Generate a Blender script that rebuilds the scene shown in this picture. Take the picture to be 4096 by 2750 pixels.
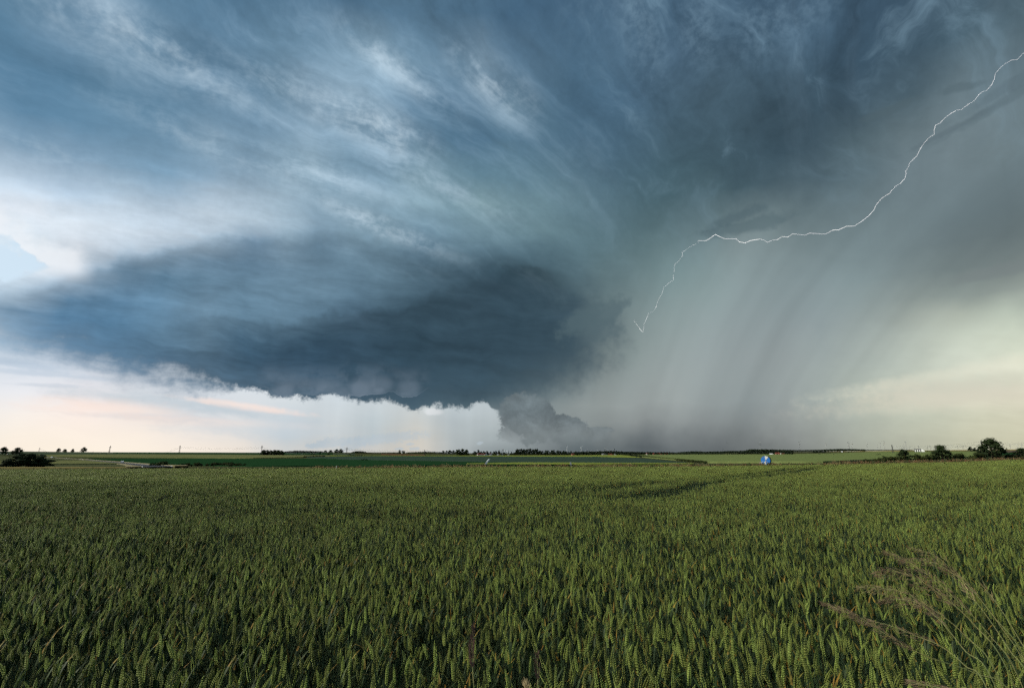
import bpy, bmesh, math, random
import numpy as np
from mathutils import Vector, Matrix

for _o in list(bpy.data.objects):
    bpy.data.objects.remove(_o)
SC = bpy.context.scene
C = SC.collection

# ------------------------------------------------------------------ camera
# 16 mm lens on a full frame, tripod 1.8 m above the soil, tilted up at the storm
CAM_H = 1.80
FOC = 1820.0                       # focal length in pixels of the 4096 wide photograph
TILT = math.atan((1798.0 - 1375.0) / FOC)
ROLL = math.atan(10.0 / 4096.0)
CAM_F = Vector((0, math.cos(TILT), math.sin(TILT)))
_u0 = Vector((0, -math.sin(TILT), math.cos(TILT)))
_r0 = Vector((1, 0, 0))
CAM_R = _r0 * math.cos(ROLL) - _u0 * math.sin(ROLL)
CAM_U = _u0 * math.cos(ROLL) + _r0 * math.sin(ROLL)
cam = bpy.data.cameras.new('camera')
cam.sensor_width = 36.0
cam.lens = FOC / 4096.0 * 36.0
cam.clip_start = 0.05
cam.clip_end = 120000.0
cam_ob = bpy.data.objects.new('camera', cam)
C.objects.link(cam_ob)
cam_ob.matrix_world = Matrix(((CAM_R.x, CAM_U.x, -CAM_F.x, 0), (CAM_R.y, CAM_U.y, -CAM_F.y, 0), (CAM_R.z, CAM_U.z, -CAM_F.z, CAM_H), (0, 0, 0, 1)))
SC.camera = cam_ob


def sight(px, py):
    """unit world direction of a bearing read off the photograph"""
    return (CAM_F + CAM_R * ((px - 2048.0) / FOC) + CAM_U * ((1375.0 - py) / FOC)).normalized()


def s2l(c):
    c = np.asarray(c, float) / 255.0
    return np.where(c <= 0.04045, c / 12.92, ((c + 0.055) / 1.055) ** 2.4)


SC.cycles.use_adaptive_sampling = True
SC.cycles.adaptive_threshold = 0.02
SC.cycles.adaptive_min_samples = 12
SC.cycles.max_bounces = 5
SC.cycles.diffuse_bounces = 1
SC.cycles.transparent_max_bounces = 16
SC.cycles.sample_clamp_direct = 3.0
SC.cycles.sample_clamp_indirect = 0.8
SC.cycles.use_denoising = False
SC.render.use_persistent_data = False

# ------------------------------------------------------------------ exposure
EXPO = 1.6
vs = SC.view_settings
vs.view_transform = 'Standard'
vs.look = 'None'
vs.exposure = EXPO
vs.gamma = 1.0
vs.use_curve_mapping = False

# ------------------------------------------------------------------ sun (soft, the storm hides the disc)
SUN_EL, SUN_AZ = math.radians(33), math.radians(258)      # compass style, 0 = +Y, clockwise
sun = bpy.data.lights.new('sun', 'SUN')
sun.energy = 1.5
sun.angle = math.radians(10)
sun.color = (1.0, 0.93, 0.76)
sun_ob = bpy.data.objects.new('sun', sun)
C.objects.link(sun_ob)
_sd = Vector((math.sin(SUN_AZ) * math.cos(SUN_EL), math.cos(SUN_AZ) * math.cos(SUN_EL), math.sin(SUN_EL)))
sun_ob.rotation_euler = (-_sd).to_track_quat('-Z', 'Y').to_euler()
sun_ob.location = (0, -20, 40)

# ------------------------------------------------------------------ storm sky (world)
world = bpy.data.worlds.new('World')
SC.world = world
world.use_nodes = True
try:
    world.cycles.sampling_method = 'MANUAL'
    world.cycles.sample_map_resolution = 512
except Exception:
    pass
world.node_tree.nodes.clear()
NT = bpy.data.node_groups.new('storm_sky', 'ShaderNodeTree')       # the sky formula, plugged into the world below
NT.interface.new_socket('Sky', in_out='OUTPUT', socket_type='NodeSocketShader')
class S:
    """a socket with arithmetic, so that the sky reads like a formula"""
    def __init__(s, k): s.k = k
    def __add__(a, b): return mth('ADD', a, b)
    __radd__ = __add__
    def __sub__(a, b): return mth('SUBTRACT', a, b)
    def __rsub__(a, b): return mth('SUBTRACT', b, a)
    def __mul__(a, b): return mth('MULTIPLY', a, b)
    __rmul__ = __mul__
    def __truediv__(a, b): return mth('DIVIDE', a, b)
    def __neg__(a): return mth('MULTIPLY', a, -1.0)


TREE = NT


def node(t, **kw):
    n = TREE.nodes.new(t)
    for k, v in kw.items():
        setattr(n, k, v)
    return n


def put(n, i, v):
    if isinstance(v, S):
        TREE.links.new(v.k, n.inputs[i])
    elif v is not None:
        n.inputs[i].default_value = v


def mth(op, a, b=None, c=None, clamp=False):
    n = node('ShaderNodeMath', operation=op, use_clamp=clamp)
    put(n, 0, a)
    if b is not None: put(n, 1, b)
    if c is not None: put(n, 2, c)
    return S(n.outputs[0])


def smooth(x, lo, hi):
    n = node('ShaderNodeMapRange', interpolation_type='SMOOTHSTEP', clamp=True)
    put(n, 0, x); put(n, 1, lo); put(n, 2, hi); put(n, 3, 0.0); put(n, 4, 1.0)
    return S(n.outputs[0])


def lin01(x, lo, hi):
    n = node('ShaderNodeMapRange', clamp=True)
    put(n, 0, x); put(n, 1, lo); put(n, 2, hi); put(n, 3, 0.0); put(n, 4, 1.0)
    return S(n.outputs[0])


def vec(x, y, z=0.0):
    n = node('ShaderNodeCombineXYZ')
    put(n, 0, x); put(n, 1, y); put(n, 2, z)
    return S(n.outputs[0])


def noise(v, scale, detail=4.0, rough=0.5, dist=0.0, lac=2.0, col=False):
    n = node('ShaderNodeTexNoise')
    n.noise_dimensions = '3D'
    put(n, 'Vector', v); put(n, 'Scale', scale); put(n, 'Detail', detail)
    put(n, 'Roughness', rough); put(n, 'Distortion', dist); put(n, 'Lacunarity', lac)
    return S(n.outputs['Color' if col else 'Fac'])


def sep(v):
    n = node('ShaderNodeSeparateXYZ')
    put(n, 0, v)
    return S(n.outputs[0]), S(n.outputs[1]), S(n.outputs[2])


def mixc(f, a, b, mode='MIX'):
    n = node('ShaderNodeMix', data_type='RGBA', blend_type=mode)
    put(n, 0, f)
    for i, v in ((6, a), (7, b)):
        if isinstance(v, S): TREE.links.new(v.k, n.inputs[i])
        else: n.inputs[i].default_value = (*v, 1.0)
    return S(n.outputs[2])


def rgb(c):
    return tuple(float(v) for v in s2l(c))


def ramp(x, stops):
    """stops: [(pos, (r,g,b))], linear"""
    n = node('ShaderNodeValToRGB')
    e = n.color_ramp.elements
    while len(e) > 1: e.remove(e[-1])
    e[0].position = stops[0][0]; e[0].color = (*stops[0][1], 1)
    for p, c in stops[1:]:
        k = e.new(p); k.color = (*c, 1)
    put(n, 0, x)
    return S(n.outputs[0])


# chart of the sky: X = x/(1+y), Z = z/(1+y) of the view direction (stereographic, fixed to the compass)
def chart(px, py):
    d = sight(px, py)
    return d.x / (1 + d.y), d.z / (1 + d.y)


XR = 0.52          # the ramps cover X = -XR .. XR


def field(pts, zs, xin, zin, n=31, colour=True):
    """smooth colour field through scattered bearings (px, py, rgb): a ramp along X for each height Z"""
    P = np.array([chart(p[0], p[1]) for p in pts])
    V = np.array([p[2:] for p in pts], float)
    K = np.linalg.norm(P[:, None] - P[None], axis=2)
    m = V.mean(0)
    W = np.linalg.solve(K + 1e-4 * np.eye(len(P)), V - m)
    out = None
    xs = np.linspace(-XR, XR, n)
    u = lin01(xin, -XR, XR)
    for i, z in enumerate(zs):
        q = np.stack([xs, np.full(n, z)], 1)
        D = np.linalg.norm(q[:, None] - P[None], axis=2)
        v = np.clip(D @ W + m, 2 if colour else 0, 253 if colour else 255)
        v = s2l(v) if colour else v / 255.0
        r = ramp(u, [((x + XR) / (2 * XR), tuple(float(t) for t in c)) for x, c in zip(xs, v)])
        out = r if out is None else mixc(lin01(zin, zs[i - 1], zs[i]), out, r)
    return out


def curve_x(pts, xin, lo, hi, n=32):
    """height Z as a function of X through bearings (px, py)"""
    q = sorted(chart(*p) for p in pts)
    xs0 = np.array([a for a, b in q]); zs0 = np.array([b for a, b in q])
    xs = np.linspace(lo, hi, n)
    z = np.interp(xs, xs0, zs0)
    r = ramp(lin01(xin, lo, hi), [((x - lo) / (hi - lo), (float(v) + 0.2,) * 3) for x, v in zip(xs, z)])
    return sep(r)[0] - 0.2


geo = node('ShaderNodeNewGeometry')
inc = node('ShaderNodeVectorMath', operation='SCALE')
TREE.links.new(geo.outputs['Incoming'], inc.inputs[0]); inc.inputs['Scale'].default_value = -1.0
D = S(inc.outputs[0])
dx, dy, dz = sep(D)
den = mth('MAXIMUM', dy + 1.0, 0.12)
X = dx / den
Z = dz / den

UPPER = [
 (0,0,88,126,152),(300,40,122,152,176),(600,0,85,122,148),(1000,0,76,110,136),(1400,0,78,111,137),(1900,0,78,110,135),(2400,0,68,95,118),(2700,0,66,92,113),(3000,0,64,90,112),(3500,0,58,80,98),(3800,0,68,90,106),(4096,0,80,102,114),
 (0,150,92,130,158),(250,150,112,146,172),(550,130,132,160,184),(900,120,96,130,156),(1250,140,98,130,154),(0,300,86,124,152),(300,280,92,130,158),(550,260,118,150,172),(850,240,96,130,156),(1150,210,104,136,158),(1300,260,116,148,170),(1500,210,128,158,178),
 (1650,280,108,140,162),(1780,150,88,120,144),(1900,290,138,164,182),(2040,390,116,144,162),(2000,200,80,112,138),(2300,220,73,103,126),(2520,150,88,118,140),(2640,180,70,96,118),(2800,90,84,112,134),(2900,170,64,88,106),(3150,80,78,106,128),(3400,130,66,92,112),
 (3560,220,60,82,98),(3850,200,72,94,106),(4096,230,96,116,126),(0,430,92,130,158),(300,420,86,126,154),(700,400,90,128,156),(1100,330,112,144,166),(1240,400,140,166,186),(1420,450,146,174,194),(1580,520,143,170,190),(1700,430,82,116,142),(1900,500,69,102,128),
 (2200,480,76,108,130),(2500,450,71,100,122),(2800,350,74,98,114),(3100,400,66,88,102),(3300,330,60,82,97),(3500,420,64,84,97),(3700,330,78,98,108),(3900,300,112,130,138),(4096,400,104,122,130),(0,560,122,156,182),(250,520,104,142,170),(550,560,112,148,174),
 (850,580,142,170,190),(1150,660,144,172,190),(1300,700,150,176,192),(1100,560,98,132,158),(1450,600,89,124,148),(1700,600,97,130,152),(2000,560,85,118,142),(2300,600,77,106,126),(2600,560,70,96,112),(2900,600,66,88,100),(3300,560,64,84,96),(3500,500,84,104,112),
 (3700,500,116,134,141),(4096,560,104,120,125),(0,660,176,200,220),(300,640,138,168,192),(600,680,120,156,182),(900,700,116,150,176),(1250,780,128,158,178),(1500,720,117,148,170),(1700,750,141,168,178),(1900,720,101,134,150),(2150,760,97,128,142),(2350,720,80,108,124),
 (2700,720,68,94,104),(3000,740,64,86,97),(3200,700,66,86,97),(3400,680,86,106,115),(3650,650,116,133,140),(4096,750,98,113,118),(0,780,214,226,238),(300,780,184,204,222),(650,780,152,182,206),(950,800,164,188,206),(1250,860,142,168,186),(1500,880,143,170,184),
 (1700,860,123,154,172),(1950,820,133,162,170),(2200,850,117,146,156),(2400,820,90,118,131),(2700,820,74,98,107),(2950,800,80,102,110),(3150,880,112,130,134),(3500,850,110,127,132),(3900,850,102,118,123),(0,890,238,242,248),(60,960,214,234,248),(100,1050,216,234,248),
 (330,880,212,224,234),(600,900,210,222,232),(850,890,200,216,228),(1050,880,176,198,212),(1300,950,112,142,164),(1600,940,109,140,160),(1900,920,111,140,154),(2150,930,105,134,144),(2350,950,92,120,130),(2600,940,84,108,114),(2800,950,108,128,132),(3000,930,124,139,142),
 (3400,980,118,135,139),(3800,1000,108,122,125),(4096,950,104,117,119),(180,970,240,244,248),(350,1000,208,218,230),(500,960,196,212,226),(600,1010,158,184,206),(800,980,132,162,186),(1000,970,112,144,170),(1300,1030,106,138,160),(1700,1010,98,127,146),(2000,1000,94,122,138),
 (2200,1030,82,108,120),(2450,1050,98,122,128),(0,1150,205,222,236),(120,1120,196,214,228),(260,1060,190,208,224),(400,1050,158,184,206),(300,1160,104,144,176),(600,1120,100,140,168),(900,1120,108,142,166),(1250,1130,116,146,166),(1600,1130,104,134,152),(1850,1090,82,110,126),
 (2050,1110,66,92,106),(2250,1150,78,102,113),(2450,1180,104,124,128),(2700,1080,118,141,144),(2800,1150,132,151,152),(3050,1100,136,153,156),(3400,1150,130,147,150),(3800,1150,124,137,136),(4096,1150,142,152,147),(0,1240,128,162,190),(200,1240,98,138,170),(500,1230,94,133,163),
 (720,1250,106,138,163),(900,1220,118,148,168),(1150,1260,104,135,156),(1400,1270,82,110,130),(1650,1230,72,98,114),(1900,1230,60,84,98),(2150,1230,64,87,99),(2350,1260,78,98,107),(2480,1270,108,125,128),(2600,1300,134,149,149),(2900,1300,144,157,159),(3300,1300,138,151,153),
 (3600,1280,152,162,157),(3850,1250,172,181,170),(4096,1250,186,197,182),(0,1330,158,184,206),(200,1340,100,134,162),(450,1320,84,120,148),(700,1330,104,136,158),(800,1380,98,128,150),(1000,1330,70,102,126),(1300,1340,62,90,110),(1600,1350,52,76,92),(1900,1350,54,77,91),
 (2150,1360,58,79,91),(2330,1380,74,93,101),(2420,1400,110,125,127),(2600,1420,140,153,152),(0,1400,150,176,198),(300,1410,104,134,160),(600,1420,80,112,138),(900,1420,74,106,130),(1200,1420,60,88,110),(1600,1430,50,74,90),(1900,1430,53,75,89),(2150,1440,60,80,92),
 (2280,1450,78,97,105),(2400,1470,120,133,134),(2700,1450,148,159,159),(3100,1430,144,154,155),(3450,1400,164,175,170),(3800,1400,201,210,196),(4096,1400,214,221,202),(0,1480,160,182,200),(300,1500,120,146,168),(600,1500,92,120,144),(900,1520,84,112,134),(1300,1520,68,94,114),
 (1700,1530,60,83,98),(2000,1520,62,83,95),(2150,1540,84,102,109),(2290,1540,120,133,135),(2380,1560,142,152,151),(2500,1550,139,149,149),(2800,1550,148,158,158),(3200,1530,148,158,157),(3500,1530,176,185,175),(3800,1520,206,211,196),(4096,1500,226,226,206),(600,1600,110,134,154),
 (1000,1600,90,114,132),(1300,1600,78,102,118),(1700,1600,70,93,107),(1950,1600,74,94,104),(2100,1600,110,126,131),(2220,1600,140,151,152),(2350,1620,146,154,153),(2500,1620,147,155,154),(2750,1630,156,164,163),(3000,1610,140,150,151),(3300,1600,164,174,169),(3600,1600,190,198,184),
 (4096,1600,216,214,192),(2060,1700,128,138,140),(2200,1680,140,149,149),(2350,1690,138,146,145),(2600,1700,134,140,140),(2900,1700,124,130,131),(3200,1690,150,155,152),(3500,1690,178,185,172),(3800,1700,202,204,182),(4096,1700,206,204,179),(2000,1760,130,139,140),(2300,1760,112,122,125),
 (2600,1760,106,113,116),(2900,1760,108,114,115),(3200,1760,140,145,142),(3500,1750,172,177,164),(1900,1810,150,158,158),(2050,1805,112,122,125),(2300,1800,92,102,106),(2600,1800,82,90,94),(2900,1800,90,96,99),(3200,1800,126,131,128),(3500,1800,163,167,154),(3800,1800,190,190,168),
 (4096,1800,198,195,168),
]
LOWER = [
 (0,1400,200,214,228),(300,1430,205,216,228),(0,1500,222,230,240),(300,1510,216,223,233),(600,1540,216,224,232),(0,1580,242,242,245),(300,1590,240,234,234),(600,1590,216,220,226),(900,1590,222,226,230),(1150,1600,216,223,227),(1500,1620,204,213,217),(1800,1640,194,204,208),
 (2050,1640,194,203,206),(0,1670,250,241,230),(350,1650,250,236,228),(600,1660,236,228,224),(850,1670,209,215,222),(1100,1680,203,212,219),(1500,1690,190,202,207),(1800,1690,185,195,199),(2050,1690,190,198,199),(0,1750,250,240,225),(500,1740,253,241,227),(850,1730,237,228,220),
 (1150,1745,194,204,210),(1500,1745,188,198,202),(1640,1755,210,205,194),(1720,1760,204,202,195),(1850,1750,180,190,192),(2000,1760,164,174,176),(0,1800,250,238,222),(700,1800,252,240,225),(1000,1795,233,224,213),(1250,1795,212,210,205),(1500,1800,206,204,199),(1650,1800,210,204,193),
 (1800,1800,184,190,191),(2000,1800,140,150,153),(2060,1740,168,177,179),(2130,1770,142,151,153),(2200,1795,112,121,124),(2300,1800,96,105,108),(2420,1800,90,99,102),
]
# where which kind of cloud relief stands: r = anvil streaks, g = layered base, b = rain curtains
RELIEF = [
 (0,0,200,0,0),(600,100,230,0,0),(1300,200,230,0,0),(1900,300,200,0,0),(2400,200,130,0,0),(2900,150,190,0,0),(3400,200,150,0,0),(3900,300,110,0,10),
 (0,450,120,10,0),(500,420,90,10,0),(1000,400,180,0,0),(1500,480,240,0,0),(2000,550,160,0,0),(2600,500,110,0,0),(3100,500,120,0,0),(3500,500,80,0,30),(4096,500,40,0,60),
 (0,750,130,30,0),(500,700,160,20,0),(1100,720,220,20,0),(1700,780,220,20,0),(2200,800,150,30,0),(2700,850,60,0,90),(3200,900,30,0,170),(4096,900,10,0,90),
 (0,1000,110,40,0),(500,950,140,70,0),(1000,1050,50,110,0),(1700,1050,40,110,0),(2200,1050,40,80,30),(2600,1100,10,10,190),(3200,1150,0,0,200),(4096,1200,0,10,90),
 (0,1300,20,150,0),(600,1250,20,150,0),(1200,1250,10,160,0),(1900,1250,0,110,0),(2300,1300,0,80,30),(2600,1350,0,0,190),(3200,1400,0,0,180),(4096,1450,0,50,60),
 (0,1500,0,180,0),(700,1450,0,230,0),(1200,1450,0,190,0),(1900,1450,0,190,0),(2200,1500,0,90,20),(2450,1500,0,0,150),(3200,1600,0,0,150),(3700,1600,0,60,60),(4096,1600,0,90,30),
 (0,1750,0,60,0),(1200,1750,0,60,20),(1900,1750,0,20,60),(2500,1750,0,0,60),(3200,1780,0,0,60),(4096,1750,0,30,30),
]

def scale_c(c, k):
    n = node('ShaderNodeVectorMath', operation='SCALE')
    put(n, 0, c); put(n, 'Scale', k)
    return S(n.outputs[0])


# --- turbulence
warpc = noise(D, 7.0, 3.0, 0.55, col=True)
wx, wy, wz = sep(warpc)
# the anvil fibres bend over the storm: a flow (bearing, angle of the fibre) fitted by two cubic potentials
FLOW = [(100,60,33),(400,120,32),(700,150,30),(1000,200,30),(1300,280,32),(1500,220,36),(1950,330,40),(1800,150,43),(2200,200,50),(2400,150,60),
        (400,250,22),(100,400,12),(600,380,20),(1000,550,18),(1300,700,20),(700,580,15),(1450,470,27),(1800,600,28),(2100,700,35),(2300,800,45),(100,700,6),(600,700,8),
        (1000,850,12),(1500,850,18),(1900,850,26),(2200,950,42),(2400,1100,60),(200,950,5),(2300,500,48)]
_PW = [(1, 0), (0, 1), (2, 0), (1, 1), (0, 2), (3, 0), (2, 1), (1, 2), (0, 3)]


def fit_flow(turn):
    """potential whose level lines run along (turn 0) or across (turn 1) the fibres"""
    A_, b_ = [], []
    for px, py, an in FLOW:
        x, z = chart(px, py)
        t = math.radians(an)
        x2, z2 = chart(px + 10 * math.cos(t), py + 10 * math.sin(t))
        d = np.array([x2 - x, z2 - z]); d /= np.linalg.norm(d)
        n = np.array([-d[1], d[0]])
        if turn: d, n = n, d
        gx = np.array([i * x ** max(i - 1, 0) * z ** j for i, j in _PW]); gz = np.array([j * x ** i * z ** max(j - 1, 0) for i, j in _PW])
        A_ += [4 * (d[0] * gx + d[1] * gz), 0.5 * (n[0] * gx + n[1] * gz)]; b_ += [0, 0.5]
    A_ = np.vstack([A_, 1e-3 * np.eye(len(_PW))])
    return np.linalg.lstsq(A_, np.concatenate([b_, np.zeros(len(_PW))]), rcond=None)[0]


ACROSS, ALONG = fit_flow(0), fit_flow(1)
_Xc = mth('MINIMUM', mth('MAXIMUM', X, -0.7), 0.7)
_Zc = mth('MINIMUM', mth('MAXIMUM', Z, 0.0), 0.7)
X2, Z2 = _Xc * _Xc, _Zc * _Zc


def potential(c):
    mono = [_Xc, _Zc, X2, _Xc * _Zc, Z2, X2 * _Xc, X2 * _Zc, _Xc * Z2, Z2 * _Zc]
    t = None
    for q, m in zip(c, mono):
        t = m * float(q) if t is None else mth('MULTIPLY_ADD', m, float(q), t)
    return t


across, along = potential(ACROSS), potential(ALONG)
pol = vec(across + (wx - 0.5) * 0.035, along * 0.20 + (wz - 0.5) * 0.02, 0.0)
st1 = noise(pol, 13.0, 5.0, 0.56)
st2 = noise(pol, 42.0, 5.0, 0.64)
lay = vec(X * 1.0 + (wx - 0.5) * 0.05, dy * 0.6, (Z + X * 0.10) * 5.5 + (wz - 0.5) * 0.16)
ly1 = noise(lay, 4.5, 5.0, 0.55)
ly2 = noise(lay, 16.0, 4.0, 0.6)
puff = noise(D, 26.0, 4.0, 0.52)
fine = noise(D, 75.0, 4.0, 0.6)
tiny = noise(D, 240.0, 3.0, 0.6)

rel = field(RELIEF, [0.0, 0.05, 0.10, 0.16, 0.23, 0.30, 0.38, 0.48], X, Z, n=14, colour=False)
rs, rg, rb = sep(rel)
rs = rs * (1.0 - smooth(-dy, -0.3, 0.4) * 0.6)
rm = rs * smooth(X, 0.02, 0.14)                   # towards the right the deck is mottled, not combed
rs = rs * (1.0 - smooth(X, 0.02, 0.16) * 0.78)
mot = noise(vec(X * 1.0 + Z * 0.55 + wx * 0.08, 0.0, (Z - X * 0.6) * 0.62 + wz * 0.08), 13.0, 7.0, 0.62, 0.5)

Xw = X + (wx - 0.5) * 0.030 + (puff - 0.5) * 0.018 + rs * (st1 - 0.5) * 0.05
Zw = Z + (wz - 0.5) * 0.026 + (puff - 0.5) * 0.012 + rs * (st2 - 0.5) * 0.030 + rg * ((ly1 - 0.5) * 0.060 + (ly2 - 0.5) * 0.020)
ZS = [0.0, 0.012, 0.03, 0.05, 0.07, 0.085, 0.10, 0.12, 0.14, 0.165, 0.19, 0.215, 0.24, 0.27, 0.30, 0.335, 0.37, 0.41, 0.46]
up = field(UPPER, ZS, Xw, Zw)
low = field(LOWER, [0.0, 0.014, 0.032, 0.052, 0.075, 0.10], X + (wx - 0.5) * 0.03, Z + (ly1 - 0.5) * 0.012, n=26)


XZ = vec(X, 0.0, Z)
RAG = (puff - 0.5) * 2.0 + (fine - 0.5) * 0.9
RAGT = (fine - 0.5) * 1.8 + (tiny - 0.5) * 1.6
RAGS = (st2 - 0.5) * 2.6 + (st1 - 0.5) * 1.2 + (fine - 0.5) * 0.6
RAG2 = (ly2 - 0.5) * 2.0 + (fine - 0.5) * 0.9
RAG1 = (ly1 - 0.5) * 2.0 + (fine - 0.5) * 0.9


def blob(px, py, rx, ry, rot=0.0, edge=0.55, rough=0.9, nz=None):
    """mask of a ragged cloud at a bearing; rx, ry in chart units x 1e-3"""
    cx, cz = chart(px, py)
    n = node('ShaderNodeMapping', vector_type='TEXTURE')
    put(n, 'Vector', XZ)
    n.inputs['Location'].default_value = (cx, 0, cz)
    n.inputs['Rotation'].default_value = (0, -rot, 0)
    n.inputs['Scale'].default_value = (rx * 1e-3, 1, ry * 1e-3)
    l = node('ShaderNodeVectorMath', operation='LENGTH')
    put(l, 0, S(n.outputs[0]))
    r = mth('MULTIPLY_ADD', nz or RAG, rough, S(l.outputs['Value']))
    return smooth(r, 1.0 + edge * 0.5, 1.0 - edge * 0.5)


# --- two shelves of the rotating cloud: dark under a ragged rim, fading downwards
RIM = [(-600, 1400), (-200, 1260), (0, 1185), (250, 1095), (480, 1030), (700, 965), (900, 935), (1100, 930), (1300, 925), (1500, 950), (1750, 985), (2000, 1010), (2200, 1055), (2330, 1130), (2420, 1240), (2460, 1400), (2500, 1700)]
COLLAR = [(300, 1420), (500, 1330), (640, 1265), (780, 1235), (950, 1262), (1150, 1275), (1350, 1252), (1550, 1215), (1750, 1172), (1950, 1105), (2080, 1060), (2200, 1090), (2290, 1180), (2350, 1300), (2380, 1450), (2400, 1700)]
for pts_, lo_, hi_, fall, am, rag in ((RIM, -0.55, 0.10, 0.070, 0.15, 0.034), (COLLAR, -0.40, 0.08, 0.11, 0.24, 0.055)):
    below = curve_x(pts_, X, lo_, hi_, 30) - Z + (st1 - 0.5) * rag + (puff - 0.5) * rag * 0.8 + (ly2 - 0.5) * rag * 0.5
    shade = smooth(below, -0.004, 0.012) * smooth(below, fall, 0.0)
    shade = shade * smooth(X, lo_ + 0.02, lo_ + 0.10) * smooth(X, hi_ - 0.002, hi_ - 0.06)
    if pts_ is RIM:                                     # pale band of lit anvil over the left half of the rim, darker lens under it
        left_ = smooth(X, chart(1350, 950)[0], chart(700, 950)[0]) * smooth(X, -0.50, -0.40)
        band_ = smooth(below, 0.004, -0.010) * smooth(below, -0.075, -0.020)
        up = mixc(band_ * left_ * 0.42, up, rgb((205, 217, 228)))
        shade = shade * (1.0 + left_ * 0.5)
    up = scale_c(up, 1.0 - shade * am * 1.4)

body = blob(1690, 1320, 200, 78, -0.08, 0.42, 0.22) * smooth(X, chart(1350, 1250)[0], chart(1950, 1250)[0])
up = mixc(body * 0.55, up, rgb((57, 79, 93)))

# --- relief of the cloud deck
WISP = rgb((176, 198, 214))
w1 = smooth(st1 * 0.55 + st2 * 0.45, 0.50, 0.70) * rs
up = mixc(w1 * 0.30, up, WISP)
wl = wr = None
for (px, py, rx, ry, rot, am) in ((1420, 465, 50, 12, -0.40, 0.55), (1560, 515, 34, 11, -0.42, 0.55), (1920, 285, 26, 11, -0.65, 0.6), (2040, 385, 26, 13, -0.7, 0.45), (1180, 385, 55, 8, -0.38, 0.45), (1500, 215, 34, 9, -0.6, 0.40),
                                 (1620, 300, 40, 8, -0.6, 0.4), (1270, 690, 50, 8, -0.25, 0.5), (850, 580, 60, 8, -0.3, 0.5), (540, 115, 60, 12, -0.55, 0.45), (250, 60, 60, 12, -0.5, 0.4), (720, 240, 70, 9, -0.4, 0.35), (60, 560, 40, 5, -0.1, 0.5), (120, 645, 44, 6, -0.08, 0.5),
                                 (1560, 920, 50, 6, -0.35, 0.5), (1480, 885, 40, 6, -0.3, 0.5), (1760, 740, 60, 9, -0.35, 0.35), (2560, 110, 14, 30, 0.3, 0.4), (2800, 100, 14, 20, 0.1, 0.4), (3150, 60, 40, 16, 0.4, 0.35)):
    _m = blob(px, py, rx * 1.25, ry * 1.5, rot, 1.9, 0.35, RAGS) * am
    if px < 2200: wl = _m if wl is None else wl + _m
    else: wr = _m if wr is None else wr + _m
wn = smooth(st1 * 0.25 + st2 * 0.40 + puff * 0.20 + fine * 0.15, 0.43, 0.62)
up = mixc(mth('MINIMUM', wl, 0.9) * wn * 0.85, up, rgb((188, 206, 218)))
up = mixc(mth('MINIMUM', wr, 0.9) * smooth(mot * 0.6 + fine * 0.4, 0.42, 0.60), up, rgb((110, 136, 154)))
up = mixc(smooth(mot, 0.53, 0.72) * mth('MINIMUM', rm * 1.6, 1.0) * 0.45, up, rgb((112, 138, 154)))
k = 1.0 + rs * ((st1 - 0.5) * 1.15 + (st2 - 0.5) * 0.95 + (fine - 0.5) * 0.25) + rm * ((mot - 0.5) * 2.6 + (fine - 0.5) * 0.4)
k = k * (1.0 + rg * ((ly1 - 0.5) * 1.05 + (ly2 - 0.5) * 1.0 + (puff - 0.5) * 0.30 + (fine - 0.5) * 0.15))
# rain curtains lean away to the lower left
sl = X - Z * (0.04 + X * 1.55)
rain = noise(vec(sl * 1.0 + (wx - 0.5) * 0.012, Z * 0.10, 3.0), 15.0, 3.0, 0.55)
rain2 = noise(vec(sl * 1.0, Z * 0.05, 7.0), 60.0, 2.0, 0.5)
k = k * (1.0 + rb * ((rain - 0.45) * 1.15 + (rain2 - 0.5) * 0.20))
up = scale_c(up, k)


sky_hi = None
# fragments torn off the shelf to the right, dark rags along the upper right
for (px, py, rx, ry, rot, c, am) in ((2370, 1275, 36, 13, 0.45, (84, 104, 111), 0.75), (2460, 1240, 18, 6, 0.5, (92, 111, 117), 0.7), (2400, 1330, 24, 10, 0.2, (86, 105, 112), 0.5),
                                     (2980, 905, 40, 7, 0.1, (84, 104, 111), 0.6), (2940, 870, 26, 6, 0.3, (80, 100, 108), 0.6), (3860, 345, 16, 4, 0.0, (86, 104, 112), 0.55), (3990, 420, 50, 4, 0.5, (88, 106, 114), 0.4), (4060, 330, 40, 5, 0.5, (84, 102, 112), 0.3),
                                     (3560, 440, 22, 4, 0.2, (80, 98, 106), 0.5), (3800, 520, 30, 3, 0.4, (92, 108, 116), 0.5), (4050, 1072, 40, 6, 0.15, (120, 130, 131), 0.6)):
    up = mixc(blob(px, py, rx, ry, rot, 0.9, 1.0) * am, up, rgb(c))
high = up
# cauliflower heads hanging along the base of the shelf
pz = curve_x([(900, 1560), (1035, 1560), (1100, 1580), (1350, 1585), (1450, 1565), (1550, 1570), (1600, 1585), (1720, 1580), (1800, 1585)], X, -0.30, -0.05, 24)
vor = node('ShaderNodeTexVoronoi', feature='SMOOTH_F1')
put(vor, 'Vector', vec(X + (puff - 0.5) * 0.010, 0.0, Z * 1.15 + (puff - 0.5) * 0.012)); put(vor, 'Scale', 34.0); put(vor, 'Smoothness', 0.35)
vd = S(vor.outputs['Distance'])
x_on = smooth(X, chart(1010, 1550)[0], chart(1090, 1550)[0]) * smooth(X, chart(1740, 1550)[0], chart(1660, 1550)[0])
hp = (Z - pz) + (puff - 0.5) * 0.012 + (fine - 0.5) * 0.006
hp = hp - smooth(vd, 0.25, 0.75) * 0.010 + 0.004
pm = smooth(hp, 0.0, 0.0012) * smooth(hp, 0.040, 0.010) * x_on
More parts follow.
